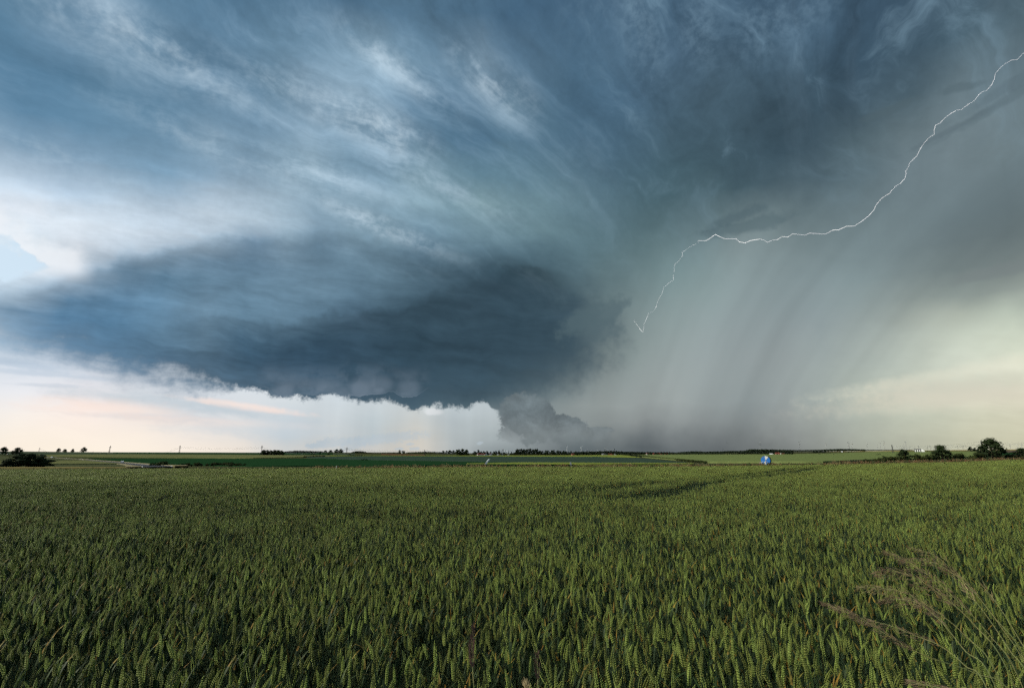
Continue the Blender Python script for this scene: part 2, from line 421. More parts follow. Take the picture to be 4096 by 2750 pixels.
pb = smooth(vd, 0.62, 0.18) * 0.7 + smooth(puff, 0.44, 0.60) * 0.35
up = mixc(smooth(hp, 0.004, -0.002) * smooth(hp, -0.02, -0.004) * x_on * 0.35, up, rgb((66, 88, 104)))
up = mixc(mth('MINIMUM', pm * pb * 0.62 + smooth(hp, 0.003, 0.0008) * pm * 0.28, 1.0), up, rgb((116, 131, 146)))

# --- base line of the storm: below it the far bright sky shows
BASE = [(-700, 1290), (-300, 1345), (0, 1395), (300, 1462), (450, 1508), (600, 1532), (900, 1554), (1030, 1560), (1060, 1574), (1100, 1587), (1300, 1591), (1345, 1585), (1365, 1590),
        (1450, 1597), (1550, 1603), (1590, 1622), (1640, 1631), (1700, 1630), (1722, 1612), (1768, 1613), (1800, 1633), (1850, 1630), (1900, 1618), (1950, 1614), (1985, 1624), (2008, 1650), (2020, 1700), (2040, 1738), (2110, 1768), (2230, 1800), (2380, 1880)]
bz = curve_x(BASE, X, -0.46, 0.10, 32)
soft = mixc(smooth(X, chart(500, 1500)[0], chart(1050, 1560)[0]), (1, 1, 1), (0.10, 0.10, 0.10))
soft = sep(soft)[0]
e = (Z - bz) + (puff - 0.5) * (0.018 + soft * 0.014) + (fine - 0.5) * 0.011 + (tiny - 0.5) * 0.006 + (ly1 - 0.5) * soft * 0.075 + (puff - 0.5) * smooth(X, chart(1960, 1640)[0], chart(2020, 1640)[0]) * 0.05 + (ly2 - 0.5) * soft * 0.030
base = smooth(e, soft * -0.020 - 0.0008, soft * 0.026 + 0.0008)

# thin layers and rags in the bright strip
GREY = rgb((190, 203, 212))
for (px, py, rx, ry, rot, c, am) in (
        (720, 1612, 70, 6.5, -0.10, GREY, 0.8), (860, 1640, 64, 5.5, -0.08, GREY, 0.75), (640, 1668, 60, 3.2, -0.03, rgb((205, 208, 214)), 0.6),
        (420, 1628, 50, 6.0, -0.02, rgb((254, 229, 215)), 0.7), (960, 1618, 42, 2.6, -0.12, rgb((255, 232, 220)), 0.9), (1060, 1640, 34, 2.4, -0.10, rgb((252, 228, 216)), 0.8),
        (870, 1690, 60, 4.0, -0.04, rgb((252, 230, 217)), 0.6), (1080, 1715, 60, 9, -0.02, rgb((200, 211, 219)), 0.7),
        (70, 1455, 32, 3.2, -0.10, rgb((178, 196, 214)), 0.8), (140, 1492, 50, 2.4, -0.06, rgb((186, 202, 218)), 0.8), (200, 1540, 26, 1.6, 0, rgb((196, 206, 218)), 0.7)):
    low = mixc(blob(px, py, rx, ry, rot, 1.5, 1.1, RAG2) * am * 0.7, low, c)
for (px, py, rx, ry, rot) in ((1272, 1776, 9, 2.8, 0.25), (1335, 1768, 22, 5.0, 0.12), (1410, 1777, 15, 5.5, 0.35), (1545, 1752, 40, 5.2, 0.10), (1245, 1781, 5, 1.8, 0.3),
                              (1595, 1795, 5, 1.4, 0.0), (1663, 1794, 6, 1.6, 0.0), (1640, 1775, 4, 1.2, 0.1), (1920, 1771, 3.5, 1.5, 0.2)):
    low = mixc(blob(px, py, rx, ry, rot, 0.8, 1.0, RAGT) * 0.6, low, rgb((184, 197, 206)))
low = mixc(blob(1735, 1645, 10, 4.0, 0.0, 0.7, 0.6) * 0.8, low, rgb((222, 226, 228)))
vr = noise(vec(X, 0.0, Z * 0.06), 26.0, 4.0, 0.5)
veil = smooth(X, chart(1000, 1700)[0], chart(1500, 1700)[0])
low = scale_c(low, 1.0 + veil * ((vr - 0.62) * 0.34 + (ly1 - 0.5) * 0.14) + (ly2 - 0.5) * 0.06)

sky = mixc(base, low, up)

# tail cloud and rags under the right end of the base
TAIL = rgb((106, 118, 123))
tail = None
TRAG = (puff - 0.5) * 1.6 + (fine - 0.5) * 1.3 + (tiny - 0.5) * 0.8
for b in ((2085, 1625, 22, 14, 0.0), (2090, 1668, 24, 24, 0.0), (2145, 1640, 22, 13, -0.35), (2168, 1632, 17, 8, -0.5), (2150, 1690, 26, 15, 0.0), (2215, 1686, 20, 6.5, 0.30), (2110, 1730, 30, 14, 0.0),
          (2170, 1735, 36, 12, 0.0), (2285, 1704, 19, 9, 0.0), (2270, 1745, 40, 10, 0.0), (2370, 1722, 22, 4, 0.05)):
    m = blob(*b, 0.26, 0.55, TRAG)
    tail = m if tail is None else mth('MAXIMUM', tail, m)
tsh = noise(vec(X, 0.3, Z), 46.0, 6.0, 0.55, 0.4)
tcol = scale_c(mixc(smooth(Z, 0.01, 0.045), rgb((118, 127, 130)), TAIL), 1.0 + (tsh - 0.5) * 1.5 + (tiny - 0.5) * 0.3)
sky = mixc(tail * smooth(Z, -0.002, 0.030) * 0.92, sky, tcol)
# evening cloud in the gap on the right
for (px, py, rx, ry, rot, c, am) in ((4020, 1460, 90, 6, 0.16, (230, 228, 208), 0.45), (3900, 1540, 60, 9, 0.1, (206, 206, 188), 0.5), (3980, 1590, 90, 7, 0.06, (224, 216, 196), 0.4), (3790, 1560, 40, 8, 0.0, (214, 209, 193), 0.35)):
    sky = mixc(blob(px, py, rx, ry, rot, 1.7, 1.3, RAG1) * am, sky, rgb(c))

# clear sky through the gap at the far left, with small bright clouds
nis = node('ShaderNodeTexSky', sky_type='NISHITA')
nis.sun_disc = False
nis.sun_elevation = SUN_EL
nis.sun_rotation = SUN_AZ
nis.altitude = 100.0
nis.dust_density = 1.2
blue = S(nis.outputs[0])
gap_hi = curve_x([(-500, 700), (-100, 900), (0, 935), (60, 965), (110, 1010), (160, 1035), (220, 1050), (280, 1065), (600, 1200)], X, -0.62, -0.34, 24)
gap_lo = curve_x([(-500, 1330), (-100, 1190), (0, 1150), (60, 1128), (150, 1090), (230, 1062), (280, 1048), (600, 900)], X, -0.62, -0.34, 24)
clear = smooth((gap_hi - Z) + (puff - 0.5) * 0.022 + (fine - 0.5) * 0.012, -0.001, 0.004) * smooth((Z - gap_lo) + (puff - 0.5) * 0.006, -0.002, 0.006)
edge = smooth((Z - gap_hi) + (puff - 0.5) * 0.06, 0.030, 0.0) * smooth(Z, 0.150, 0.170) * smooth(X, -0.395, -0.415)
high = mixc(edge * (1.0 - clear) * 0.75, high, rgb((242, 245, 249)))
bits = smooth(noise(D, 30.0, 5.0, 0.55), 0.50, 0.60)
clear = clear * (1.0 - bits * 0.8)


# behind the observer the deck goes on, evenly grey
GAIN = 10.0 / 2.0 ** EXPO
BACK = rgb((120, 146, 166))
back = smooth(dy, 0.05, -0.55)
high = scale_c(mixc(back, high, BACK), GAIN)
high = mixc(clear, high, mixc(0.85, scale_c(blue, 0.55), scale_c(vec(0.66, 0.80, 0.90), GAIN)))
sky = scale_c(mixc(back, sky, BACK), GAIN)


def backg(c):
    n = node('ShaderNodeBackground')
    put(n, 'Color', c); put(n, 'Strength', 0.10)
    return n.outputs[0]


def mixs(f, a, b):
    n = node('ShaderNodeMixShader')
    put(n, 0, f); TREE.links.new(a, n.inputs[1]); TREE.links.new(b, n.inputs[2])
    return n.outputs[0]


front = mixs(mth('GREATER_THAN', Z, 0.128), backg(sky), backg(high))
# below the horizon: dull ground haze; straight behind: the plain deck
rest = mixs(mth('LESS_THAN', dz, -0.03), backg(tuple(v * GAIN for v in BACK) + (1,)), backg(tuple(v * GAIN for v in (0.05, 0.055, 0.045)) + (1,)))
go_ = node('NodeGroupOutput')
TREE.links.new(mixs(mth('MAXIMUM', mth('LESS_THAN', dy, -0.55), mth('LESS_THAN', dz, -0.03)), front, rest), go_.inputs[0])
_wn = world.node_tree
_g = _wn.nodes.new('ShaderNodeGroup'); _g.node_tree = NT
_wo = _wn.nodes.new('ShaderNodeOutputWorld')
_wn.links.new(_g.outputs[0], _wo.inputs[0])

# ------------------------------------------------------------------ helpers
random.seed(7)
RNG = np.random.default_rng(11)
PI = math.pi


def mat(name, col, rough=0.85, var=0.0, scale=3.0, col2=None, obj_var=0.0, spec=0.25, emit=None, strength=1.0, metal=0.0, stretch=None, bump=0.0):
    """procedural material: two tones mixed by noise, optional variation from object to object"""
    global TREE
    m = bpy.data.materials.new(name)
    m.use_nodes = True
    old, TREE = TREE, m.node_tree
    TREE.nodes.clear()
    out = node('ShaderNodeOutputMaterial')
    b = node('ShaderNodeBsdfPrincipled')
    TREE.links.new(b.outputs[0], out.inputs[0])
    put(b, 'Roughness', rough); put(b, 'Metallic', metal); put(b, 'Specular IOR Level', spec)
    c2 = col2 if col2 is not None else tuple(v * (1 - var) for v in col)
    tc = node('ShaderNodeTexCoord')
    co = S(tc.outputs['Object'])
    if stretch:
        mp = node('ShaderNodeMapping')
        put(mp, 'Vector', co); mp.inputs['Scale'].default_value = stretch
        co = S(mp.outputs[0])
    n = noise(co, scale, 4.0, 0.6)
    c = mixc(smooth(n, 0.35, 0.65), col, c2)
    if obj_var:
        oi = node('ShaderNodeObjectInfo')
        hsv = node('ShaderNodeHueSaturation')
        r = S(oi.outputs['Random'])
        put(hsv, 'Value', (1.0 - obj_var) + r * (2 * obj_var))
        put(hsv, 'Hue', 0.5 + (r - 0.5) * (0.06 * obj_var))
        put(hsv, 'Color', c)
        c = S(hsv.outputs[0])
    put(b, 'Base Color', c)
    if bump:
        bp = node('ShaderNodeBump')
        put(bp, 'Strength', bump); put(bp, 'Distance', 0.05); put(bp, 'Height', n)
        TREE.links.new(bp.outputs[0], b.inputs['Normal'])
    if emit:
        put(b, 'Emission Color', (*emit, 1)); put(b, 'Emission Strength', strength)
    TREE = old
    return m


class MB:
    """collects simple shapes; build() links them as ONE mesh object"""
    def __init__(s): s.v, s.f, s.m = [], [], []
    def add(s, vs, fs, mi=0):
        o = len(s.v)
        s.v += [tuple(p) for p in vs]
        s.f += [tuple(i + o for i in f) for f in fs]
        s.m += [mi] * len(fs)
    def box(s, c, d, mi=0, rot=None):
        x, y, z = (t / 2 for t in d)
        vs = [Vector((i * x, j * y, k * z)) for k in (-1, 1) for j in (-1, 1) for i in (-1, 1)]
        if rot is not None: vs = [rot @ p for p in vs]
        vs = [p + Vector(c) for p in vs]
        s.add(vs, [(0, 2, 3, 1), (4, 5, 7, 6), (0, 1, 5, 4), (2, 6, 7, 3), (0, 4, 6, 2), (1, 3, 7, 5)], mi)
    def bar(s, a, b, w, h=None, mi=0):
        s.tube([a, b], w / 2, 4, mi)
    def tube(s, pts, r, n=6, mi=0, cap=True):
        pts = [Vector(p) for p in pts]
        rs = r if isinstance(r, (list, tuple)) else [r] * len(pts)
        vs, fs = [], []
        t0 = (pts[1] - pts[0]).normalized()
        ref = Vector((0, 0, 1)) if abs(t0.z) < 0.9 else Vector((1, 0, 0))
        for i, p in enumerate(pts):
            t = (pts[min(i + 1, len(pts) - 1)] - pts[max(i - 1, 0)]).normalized()
            a = t.cross(ref).normalized(); b = t.cross(a)
            for k in range(n):
                q = 2 * PI * k / n
                vs.append(p + (a * math.cos(q) + b * math.sin(q)) * rs[i])
        for i in range(len(pts) - 1):
            for k in range(n):
                k2 = (k + 1) % n
                fs.append((i * n + k, i * n + k2, (i + 1) * n + k2, (i + 1) * n + k))
        if cap:
            fs.append(tuple(range(n - 1, -1, -1))); fs.append(tuple((len(pts) - 1) * n + k for k in range(n)))
        s.add(vs, fs, mi)
    def prism(s, prof, y0, y1, mi=0):
        """profile in x,z pushed along y"""
        n = len(prof)
        vs = [(x, y0, z) for x, z in prof] + [(x, y1, z) for x, z in prof]
        fs = [tuple(range(n)), tuple(range(2 * n - 1, n - 1, -1))] + [(i, i + n, (i + 1) % n + n, (i + 1) % n) for i in range(n)]
        s.add(vs, fs, mi)
    def mesh(s, name, mats):
        me = bpy.data.meshes.new(name)
        me.from_pydata(s.v, [], s.f)
        for m in (mats if isinstance(mats, (list, tuple)) else [mats]): me.materials.append(m)
        if any(s.m): me.polygons.foreach_set('material_index', s.m)
        me.update()
        return me
    def build(s, name, mats, parent=None, smooth_=False):
        me = s.mesh(name, mats)
        if smooth_: me.polygons.foreach_set('use_smooth', [True] * len(me.polygons))
        o = bpy.data.objects.new(name, me)
        C.objects.link(o)
        if parent is not None: o.parent = parent
        return o


def tag(o, label, cat, group=None, kind=None):
    o['label'] = label; o['category'] = cat
    if group: o['group'] = group
    if kind: o['kind'] = kind
    return o


def thing(name, label, cat, loc=(0, 0, 0), rz=0.0, group=None, scale=None):
    o = bpy.data.objects.new(name, None)
    C.objects.link(o)
    o.location = loc; o.rotation_euler = (0, 0, rz)
    o.empty_display_size = 0.2
    if scale is not None: o.scale = scale
    return tag(o, label, cat, group)


def obj(name, me, parent=None):
    o = bpy.data.objects.new(name, me)
    C.objects.link(o)
    if parent is not None: o.parent = parent
    return o


# ------------------------------------------------------------------ lie of the land
EYE = Vector((0, 0, CAM_H))


def at(px, py, D):
    """point on a sight line at the distance D north of the camera"""
    d = sight(px, py)
    return EYE + d * (D / d.y)


_COLS = [-1600, 0, 600, 1200, 2048, 2700, 3300, 3700, 4096, 5700]
_DS = [115, 135, 180, 350, 600, 1000, 1600, 3000, 8000, 45000]
_YP = [  # picture heights of the ground at those distances, read along ten bearings; beyond the crest the land drops away
 [1882, 1878, 1873, 1854, 1835, 1822, 1813, 1809, 1809.5, 1810],
 [1876, 1873, 1869, 1851, 1831, 1819, 1810, 1804.5, 1805, 1805.5],
 [1873, 1870, 1866, 1852, 1838, 1822, 1814, 1808, 1808.5, 1809],
 [1871, 1867, 1862, 1845, 1832, 1822, 1815, 1809.5, 1810, 1810.5],
 [1866, 1861, 1858, 1842, 1830, 1823, 1819.5, 1815, 1815.5, 1816],
 [1864, 1859, 1853, 1838, 1826, 1819, 1816.5, 1813, 1813.5, 1814],
 [1857, 1854, 1847, 1834, 1823, 1817, 1812, 1804.5, 1805, 1805.5],
 [1849, 1846, 1840, 1828, 1817, 1811, 1806, 1800, 1800.5, 1801],
 [1838, 1836, 1832, 1821, 1811, 1805, 1801, 1796.5, 1797, 1797.5],
 [1822, 1820, 1817, 1810, 1803, 1799, 1796, 1793, 1793.5, 1794],
]
CROP = 0.80
_U, _ZT = [], []
for _c, _row in zip(_COLS, _YP):
    _zz = []
    for _D, _y in zip(_DS, _row):
        _p = at(_c, _y, _D)
        _zz.append(_p.z - (CROP if _D == 115 else 0.0))
    _U.append(_p.x / _p.y); _ZT.append(_zz)
_U = np.array(_U); _ZT = np.array(_ZT)
_LD = np.log(np.array([25, 60] + _DS, float))
_z115 = _ZT[:, 0]
_ZT = np.concatenate([(_z115 * 25 / 115 * 0.85)[:, None], (_z115 * 60 / 115 * 0.95)[:, None], _ZT], 1)


def hgt(x, y):
    """height of the ground, arrays allowed"""
    x = np.asarray(x, float); y = np.asarray(y, float)
    r = np.maximum(y, 0.35 * np.hypot(x, y)); D = np.maximum(r, 1.0)
    u = np.clip(x / np.maximum(D, 18.0), _U[0], _U[-1])
    ui = np.clip(np.searchsorted(_U, u) - 1, 0, len(_U) - 2)
    t = (u - _U[ui]) / (_U[ui + 1] - _U[ui]); t = t * t * (3 - 2 * t)
    ld = np.log(np.clip(D, 25, 45000))
    li = np.clip(np.searchsorted(_LD, ld) - 1, 0, len(_LD) - 2)
    s = (ld - _LD[li]) / (_LD[li + 1] - _LD[li])
    za = _ZT[ui, li] * (1 - s) + _ZT[ui, li + 1] * s
    zb = _ZT[ui + 1, li] * (1 - s) + _ZT[ui + 1, li + 1] * s
    z = za * (1 - t) + zb * t
    near = np.clip(D / 25.0, 0, 1)
    back = np.clip((y + 10.0) / 20.0, 0, 1)
    return z * near * back


def h1(x, y): return float(hgt(x, y))


def ground_at(px, py, lo=60.0, hi=30000.0, add=0.0):
    """where the sight line meets the land"""
    d = sight(px, py)
    Ds = np.exp(np.linspace(math.log(lo), math.log(hi), 900))
    P = np.array(EYE)[None] + np.array(d)[None] / d.y * Ds[:, None]
    g = P[:, 2] - hgt(P[:, 0], P[:, 1]) - add
    k = np.where(g <= 0)[0]
    i = int(k[0]) if len(k) else len(Ds) - 1
    if 0 < i and len(k):
        f = g[i - 1] / (g[i - 1] - g[i]); p = P[i - 1] * (1 - f) + P[i] * f
    else:
        p = P[i]
    return Vector((p[0], p[1], h1(p[0], p[1])))

# ------------------------------------------------------------------ ground sheet to the horizon
M_SOIL = mat('soil_and_grass', (0.036, 0.044, 0.020), 1.0, spec=0.0, scale=0.02, col2=(0.060, 0.062, 0.032))
_rings = np.concatenate([[0.0], np.exp(np.linspace(math.log(1.5), math.log(60000), 170))])
_na = 240
_az = np.linspace(0, 2 * PI, _na, endpoint=False)
_R, _Az = np.meshgrid(_rings[1:], _az, indexing='ij')
_x, _y = (_R * np.sin(_Az)).ravel(), (_R * np.cos(_Az)).ravel()
_v = np.concatenate([[[0, 0, 0]], np.stack([_x, _y, hgt(_x, _y)], 1)])
_f = [(0, 1 + (k + 1) % _na, 1 + k) for k in range(_na)]
for i in range(len(_rings) - 2):
    a0, b0 = 1 + i * _na, 1 + (i + 1) * _na
    _f += [(a0 + k, a0 + (k + 1) % _na, b0 + (k + 1) % _na, b0 + k) for k in range(_na)]
_me = bpy.data.meshes.new('ground')
_me.from_pydata(_v.tolist(), [], _f)
_me.materials.append(M_SOIL)
_me.polygons.foreach_set('use_smooth', [True] * len(_me.polygons))
tag(obj('ground', _me), 'open farmland falling away and rising to the low horizon', 'ground', kind='structure')


# ------------------------------------------------------------------ far fields, draped on the land
def sheet(name, label, cat, m, x0, x1, top, bot, rise=0.35, nx=40, ny=6, kind='structure'):
    """a crop sheet between two edges read off the photograph as (px, py) lines"""
    tx, ty = zip(*top); bx, by = zip(*bot)
    grid = []
    for i in range(nx + 1):
        px = x0 + (x1 - x0) * i / nx
        a, b = np.interp(px, tx, ty), np.interp(px, bx, by)
        col = []
        for j in range(ny + 1):
            p = ground_at(px, b + (a - b) * j / ny, add=0.0)
            col.append(p)
        grid.append(col)
    mb = MB()
    vs = [p + Vector((0, 0, rise)) for c in grid for p in c]
    k = ny + 1
    fs = [(i * k + j, (i + 1) * k + j, (i + 1) * k + j + 1, i * k + j + 1) for i in range(nx) for j in range(ny)]
    n0 = len(vs)
    vs += [c[0] - Vector((0, 0, 0.3)) for c in grid]
    fs += [(n0 + i, n0 + i + 1, (i + 1) * k, i * k) for i in range(nx)]
    mb.add(vs, fs)
    o = mb.build(name, m)
    return tag(o, label, cat, kind=kind)


def fmat(name, c, var=0.25, sc=0.02, st=(1, 6, 1)):
    return mat(name, c, 1.0, var=var, scale=sc, stretch=st, spec=0.0)


F_OLIVE = fmat('olive_field', (0.075, 0.085, 0.045))
F_DUSK = fmat('dusky_field', (0.055, 0.075, 0.048))
F_PALE = fmat('pale_field', (0.14, 0.15, 0.065))
F_DARK = fmat('dark_beet_field', (0.014, 0.045, 0.018), 0.2)
F_GREY = fmat('grey_green_field', (0.040, 0.066, 0.050), 0.3, 0.05)
F_LIME = fmat('lime_field', (0.17, 0.21, 0.045), 0.15)
F_LIGHT = fmat('light_green_field', (0.15, 0.19, 0.070), 0.22, 0.03)
F_STRAW = fmat('straw_field', (0.24, 0.20, 0.085), 0.2)
F_SOIL = fmat('ploughed_soil', (0.10, 0.050, 0.035), 0.2)
F_MAUVE = fmat('harrowed_soil', (0.11, 0.085, 0.075), 0.2)

sheet('crop_field', 'dusky green field along the skyline at far left', 'field', F_DUSK, -300, 1420, [(-300, 1806), (0, 1804.5), (800, 1807.5), (1420, 1810)], [(-300, 1818), (0, 1818), (700, 1816), (1420, 1820)])
sheet('crop_field', 'dark green stripe of field below the left skyline', 'field', F_DARK, 450, 1330, [(450, 1808), (900, 1809), (1330, 1812)], [(450, 1812), (700, 1815.5), (1000, 1817), (1330, 1817)], 0.8)
sheet('crop_field', 'pale green grain field crossing below the left skyline', 'field', F_PALE, 90, 1320, [(90, 1819), (500, 1816.5), (900, 1818), (1320, 1822)], [(90, 1827), (500, 1830.5), (1000, 1833), (1320, 1826)], 0.7)
sheet('crop_field', 'olive field behind the big dark bush', 'field', F_OLIVE, -300, 360, [(-300, 1826), (0, 1824), (360, 1834)], [(-300, 1844), (0, 1842), (360, 1841)], 0.5)
sheet('crop_field', 'pale straw-green field beside the dark bush', 'field', F_PALE, -300, 475, [(-300, 1846), (0, 1844), (340, 1842.5), (475, 1856)], [(-300, 1861), (0, 1860), (475, 1857.5)], 0.7)
sheet('crop_field', 'green field corner with wheel marks before the road', 'field', F_OLIVE, 180, 560, [(180, 1862), (480, 1859.5), (560, 1869)], [(180, 1871), (560, 1872)], 0.5)
sheet('meadow_strip', 'pale grass strip under the dark bush at far left', 'grass strip', F_STRAW, -300, 560, [(-300, 1876), (0, 1871.5), (560, 1872.5)], [(-300, 1880), (0, 1875), (560, 1874.5)], 0.4)
sheet('crop_field', 'broad dark green beet field in the middle distance', 'field', F_DARK, 290, 2300, [(290, 1832.5), (1000, 1834), (1300, 1833), (1700, 1842), (1900, 1846), (2300, 1853)], [(290, 1834), (480, 1843), (620, 1859), (1000, 1866), (1700, 1864), (2300, 1860)], 0.35, nx=70, ny=10)
sheet('crop_field', 'grey green field in front of the village', 'field', F_GREY, 1225, 2745, [(1225, 1826), (1500, 1823.5), (2000, 1825), (2400, 1827), (2560, 1833), (2745, 1853)], [(1225, 1830), (1400, 1839), (1700, 1844), (2000, 1849.5), (2400, 1853), (2745, 1854.5)], 0.5, nx=70, ny=8)
sheet('crop_field', 'thin yellow green stripe of field below the village', 'field', F_LIME, 1200, 2565, [(1200, 1821), (1700, 1821.5), (2300, 1820.5), (2480, 1819), (2565, 1826)], [(1200, 1825), (1500, 1823), (2000, 1824.5), (2565, 1828)], 0.6, nx=60)
sheet('crop_field', 'bright lime strip of field behind the dry verge', 'field', F_LIME, 1865, 2775, [(1865, 1856.5), (2100, 1851.5), (2400, 1854), (2775, 1856)], [(1865, 1858), (2300, 1860), (2775, 1859)], 0.5, nx=50)
sheet('crop_field', 'large light green grain field behind the blue reel', 'field', F_LIGHT, 2500, 4000, [(2500, 1819.5), (2700, 1817.5), (3100, 1816.5), (3300, 1813), (3500, 1806), (3800, 1804), (4000, 1806)], [(2500, 1820.5), (2620, 1833), (2840, 1852), (3300, 1852.5), (3500, 1842), (3700, 1838), (4000, 1824)], 0.7, nx=70, ny=10)
sheet('ploughed_field', 'red brown strip of bare soil near the white tower', 'field', F_SOIL, 1525, 1700, [(1525, 1814.5), (1700, 1818)], [(1525, 1818), (1700, 1821)], 1.0)
sheet('crop_field', 'brown ripe strip along the skyline at right', 'field', F_STRAW, 3300, 4200, [(3300, 1803), (3500, 1800.5), (3700, 1798.5), (4000, 1796.5), (4200, 1796)], [(3300, 1806), (3500, 1805), (3700, 1803), (4000, 1801), (4200, 1800)], 1.0)
sheet('ploughed_field', 'mauve harrowed patch between the right hand trees', 'field', F_MAUVE, 3820, 4200, [(3820, 1807), (3920, 1803), (4200, 1801.5)], [(3820, 1809), (3920, 1808), (4200, 1806)], 0.6)
sheet('crop_field', 'dark green patch behind the tall right hand tree', 'field', F_DARK, 3890, 4300, [(3890, 1813), (4300, 1808)], [(3890, 1819), (4300, 1816)], 0.5)


# ------------------------------------------------------------------ road on the left
M_ASPH = mat('asphalt', (0.050, 0.054, 0.066), 0.9, var=0.2, scale=0.6, spec=0.05)
M_LINE = mat('road_paint', (0.75, 0.75, 0.72), 0.7, var=0.1)
M_DRY = mat('dry_grass', (0.20, 0.155, 0.075), 0.9, scale=0.4, col2=(0.17, 0.16, 0.07))
ROAD = [(100, 1822.5), (207, 1831.5), (300, 1837), (400, 1845), (470, 1851.5), (520, 1856.5), (570, 1863.5), (630, 1873)]


def smooth_line(pts, n=60):
    P = np.array([[*ground_at(*p)] for p in pts])
    t = np.linspace(0, len(P) - 1, n)
    i = np.clip(t.astype(int), 0, len(P) - 2); f = (t - i)[:, None]
    p0, p1, p2, p3 = P[np.maximum(i - 1, 0)], P[i], P[i + 1], P[np.minimum(i + 2, len(P) - 1)]
    return 0.5 * (2 * p1 + (p2 - p0) * f + (2 * p0 - 5 * p1 + 4 * p2 - p3) * f ** 2 + (3 * p1 - p0 - 3 * p2 + p3) * f ** 3)


def ribbon(L, off, w, dz):
    T = np.gradient(L[:, :2], axis=0); T /= np.linalg.norm(T, axis=1)[:, None]
    N = np.stack([-T[:, 1], T[:, 0]], 1)
    vs = []
    for s in (off - w / 2, off + w / 2):
        q = L[:, :2] + N * s
        vs.append(np.concatenate([q, (hgt(L[:, 0], L[:, 1]) + dz)[:, None]], 1))
    n = len(L)
    low = [v - np.array([0, 0, dz + 0.2]) for v in vs]
    q = [(i, i + 1, n + i + 1, n + i) for i in range(n - 1)]
    q += [(2 * n + i, 2 * n + i + 1, i + 1, i) for i in range(n - 1)] + [(n + i, n + i + 1, 3 * n + i + 1, 3 * n + i) for i in range(n - 1)]
    m = MB(); m.add(np.concatenate(vs + low).tolist(), q)
    return m


_L = smooth_line(ROAD)
rd = ribbon(_L, 0, 7.0, 0.50).build('road', M_ASPH)
tag(rd, 'grey country road running down between the fields at left', 'road', kind='structure')
for s in (-3.3, 3.3):
    o = ribbon(_L, s, 0.25, 0.508).build('edge_line', M_LINE, rd)
for s in (-5.2, 5.4):
    o = ribbon(_L, s, 3.2, 0.62 if s < 0 else 0.64).build('road_verge', M_DRY)
    tag(o, 'pale dry verge on the %s side of the grey road' % ('near' if s < 0 else 'far'), 'verge', kind='structure')

# ------------------------------------------------------------------ wheat
M_EAR = mat("wheat_ear_green", (0.218, 0.262, 0.058), 0.52, scale=9.0, col2=(0.078, 0.108, 0.024), obj_var=0.42, spec=0.25)
M_STEM = mat('wheat_stem', (0.034, 0.060, 0.030), 0.6, var=0.3, obj_var=0.15)
M_LEAF = mat('wheat_leaf', (0.012, 0.031, 0.009), 0.65, scale=5.0, col2=(0.026, 0.046, 0.011), obj_var=0.25)
M_DRYL = mat('yellowed_wheat_leaf', (0.22, 0.12, 0.016), 0.7, scale=8.0, col2=(0.13, 0.115, 0.022), obj_var=0.25)
WM = [M_EAR, M_STEM, M_LEAF, M_DRYL]


def spindle(mb, p, t, side, ln, r, r2, n=4, mi=0, k=0.42):
    b = t.cross(side).normalized()
    vs = [p]
    for i in range(n):
        q = 2 * PI * (i + 0.5) / n
        vs.append(p + t * (ln * k) + side * (math.cos(q) * r) + b * (math.sin(q) * r2))
    vs.append(p + t * ln)
    fs = [(0, 1 + (i + 1) % n, 1 + i) for i in range(n)] + [(n + 1, 1 + i, 1 + (i + 1) % n) for i in range(n)]
    mb.add(vs, fs, mi)


def ear(mb, p, t, bend, ln, lod, rnd, fat=1.0):
    """an ear of wheat: spikelets in two ranks up a bent rachis"""
    t = t.normalized()
    side0 = t.cross(Vector((0, 0, 1)))
    side0 = side0.normalized() if side0.length > 0.05 else Vector((1, 0, 0))
    q = rnd.uniform(0, PI)
    side = (side0 * math.cos(q) + t.cross(side0) * math.sin(q)).normalized()
    if lod == 2:
        spindle(mb, p, t, side, ln, 0.0085 * fat, 0.0085 * fat, 3, 0, 0.35)
        return
    n = 19 if lod == 0 else 7
    step = ln / (n + 0.5)
    for i in range(n):
        f = i / (n - 1)
        side = (side - t * side.dot(t)).normalized()
        wid = (0.62 + 0.5 * math.sin(PI * min(1, f * 0.9 + 0.18))) * fat
        sg = 1 if i % 2 else -1
        b = t.cross(side).normalized()
        if lod == 0:
            for e in (-1, 0, 1):
                ax = (t + side * (sg * 0.34) + b * (e * 0.30)).normalized()
                spindle(mb, p + side * (sg * 0.0026 * wid) + b * (e * 0.0016), ax, side, 0.0125 * wid * (1.0 if e else 1.08), 0.0029 * wid, 0.0026 * wid, 4)
        else:
            ax = (t + side * (sg * 0.32)).normalized()
            spindle(mb, p + side * (sg * 0.002 * wid), ax, side, step * 1.75, 0.0052 * wid, 0.0058 * wid, 4)
        p = p + t * step
        t = (t + bend * step).normalized()
    if lod == 0:
        spindle(mb, p, t, side, 0.011, 0.0024, 0.0024, 4)


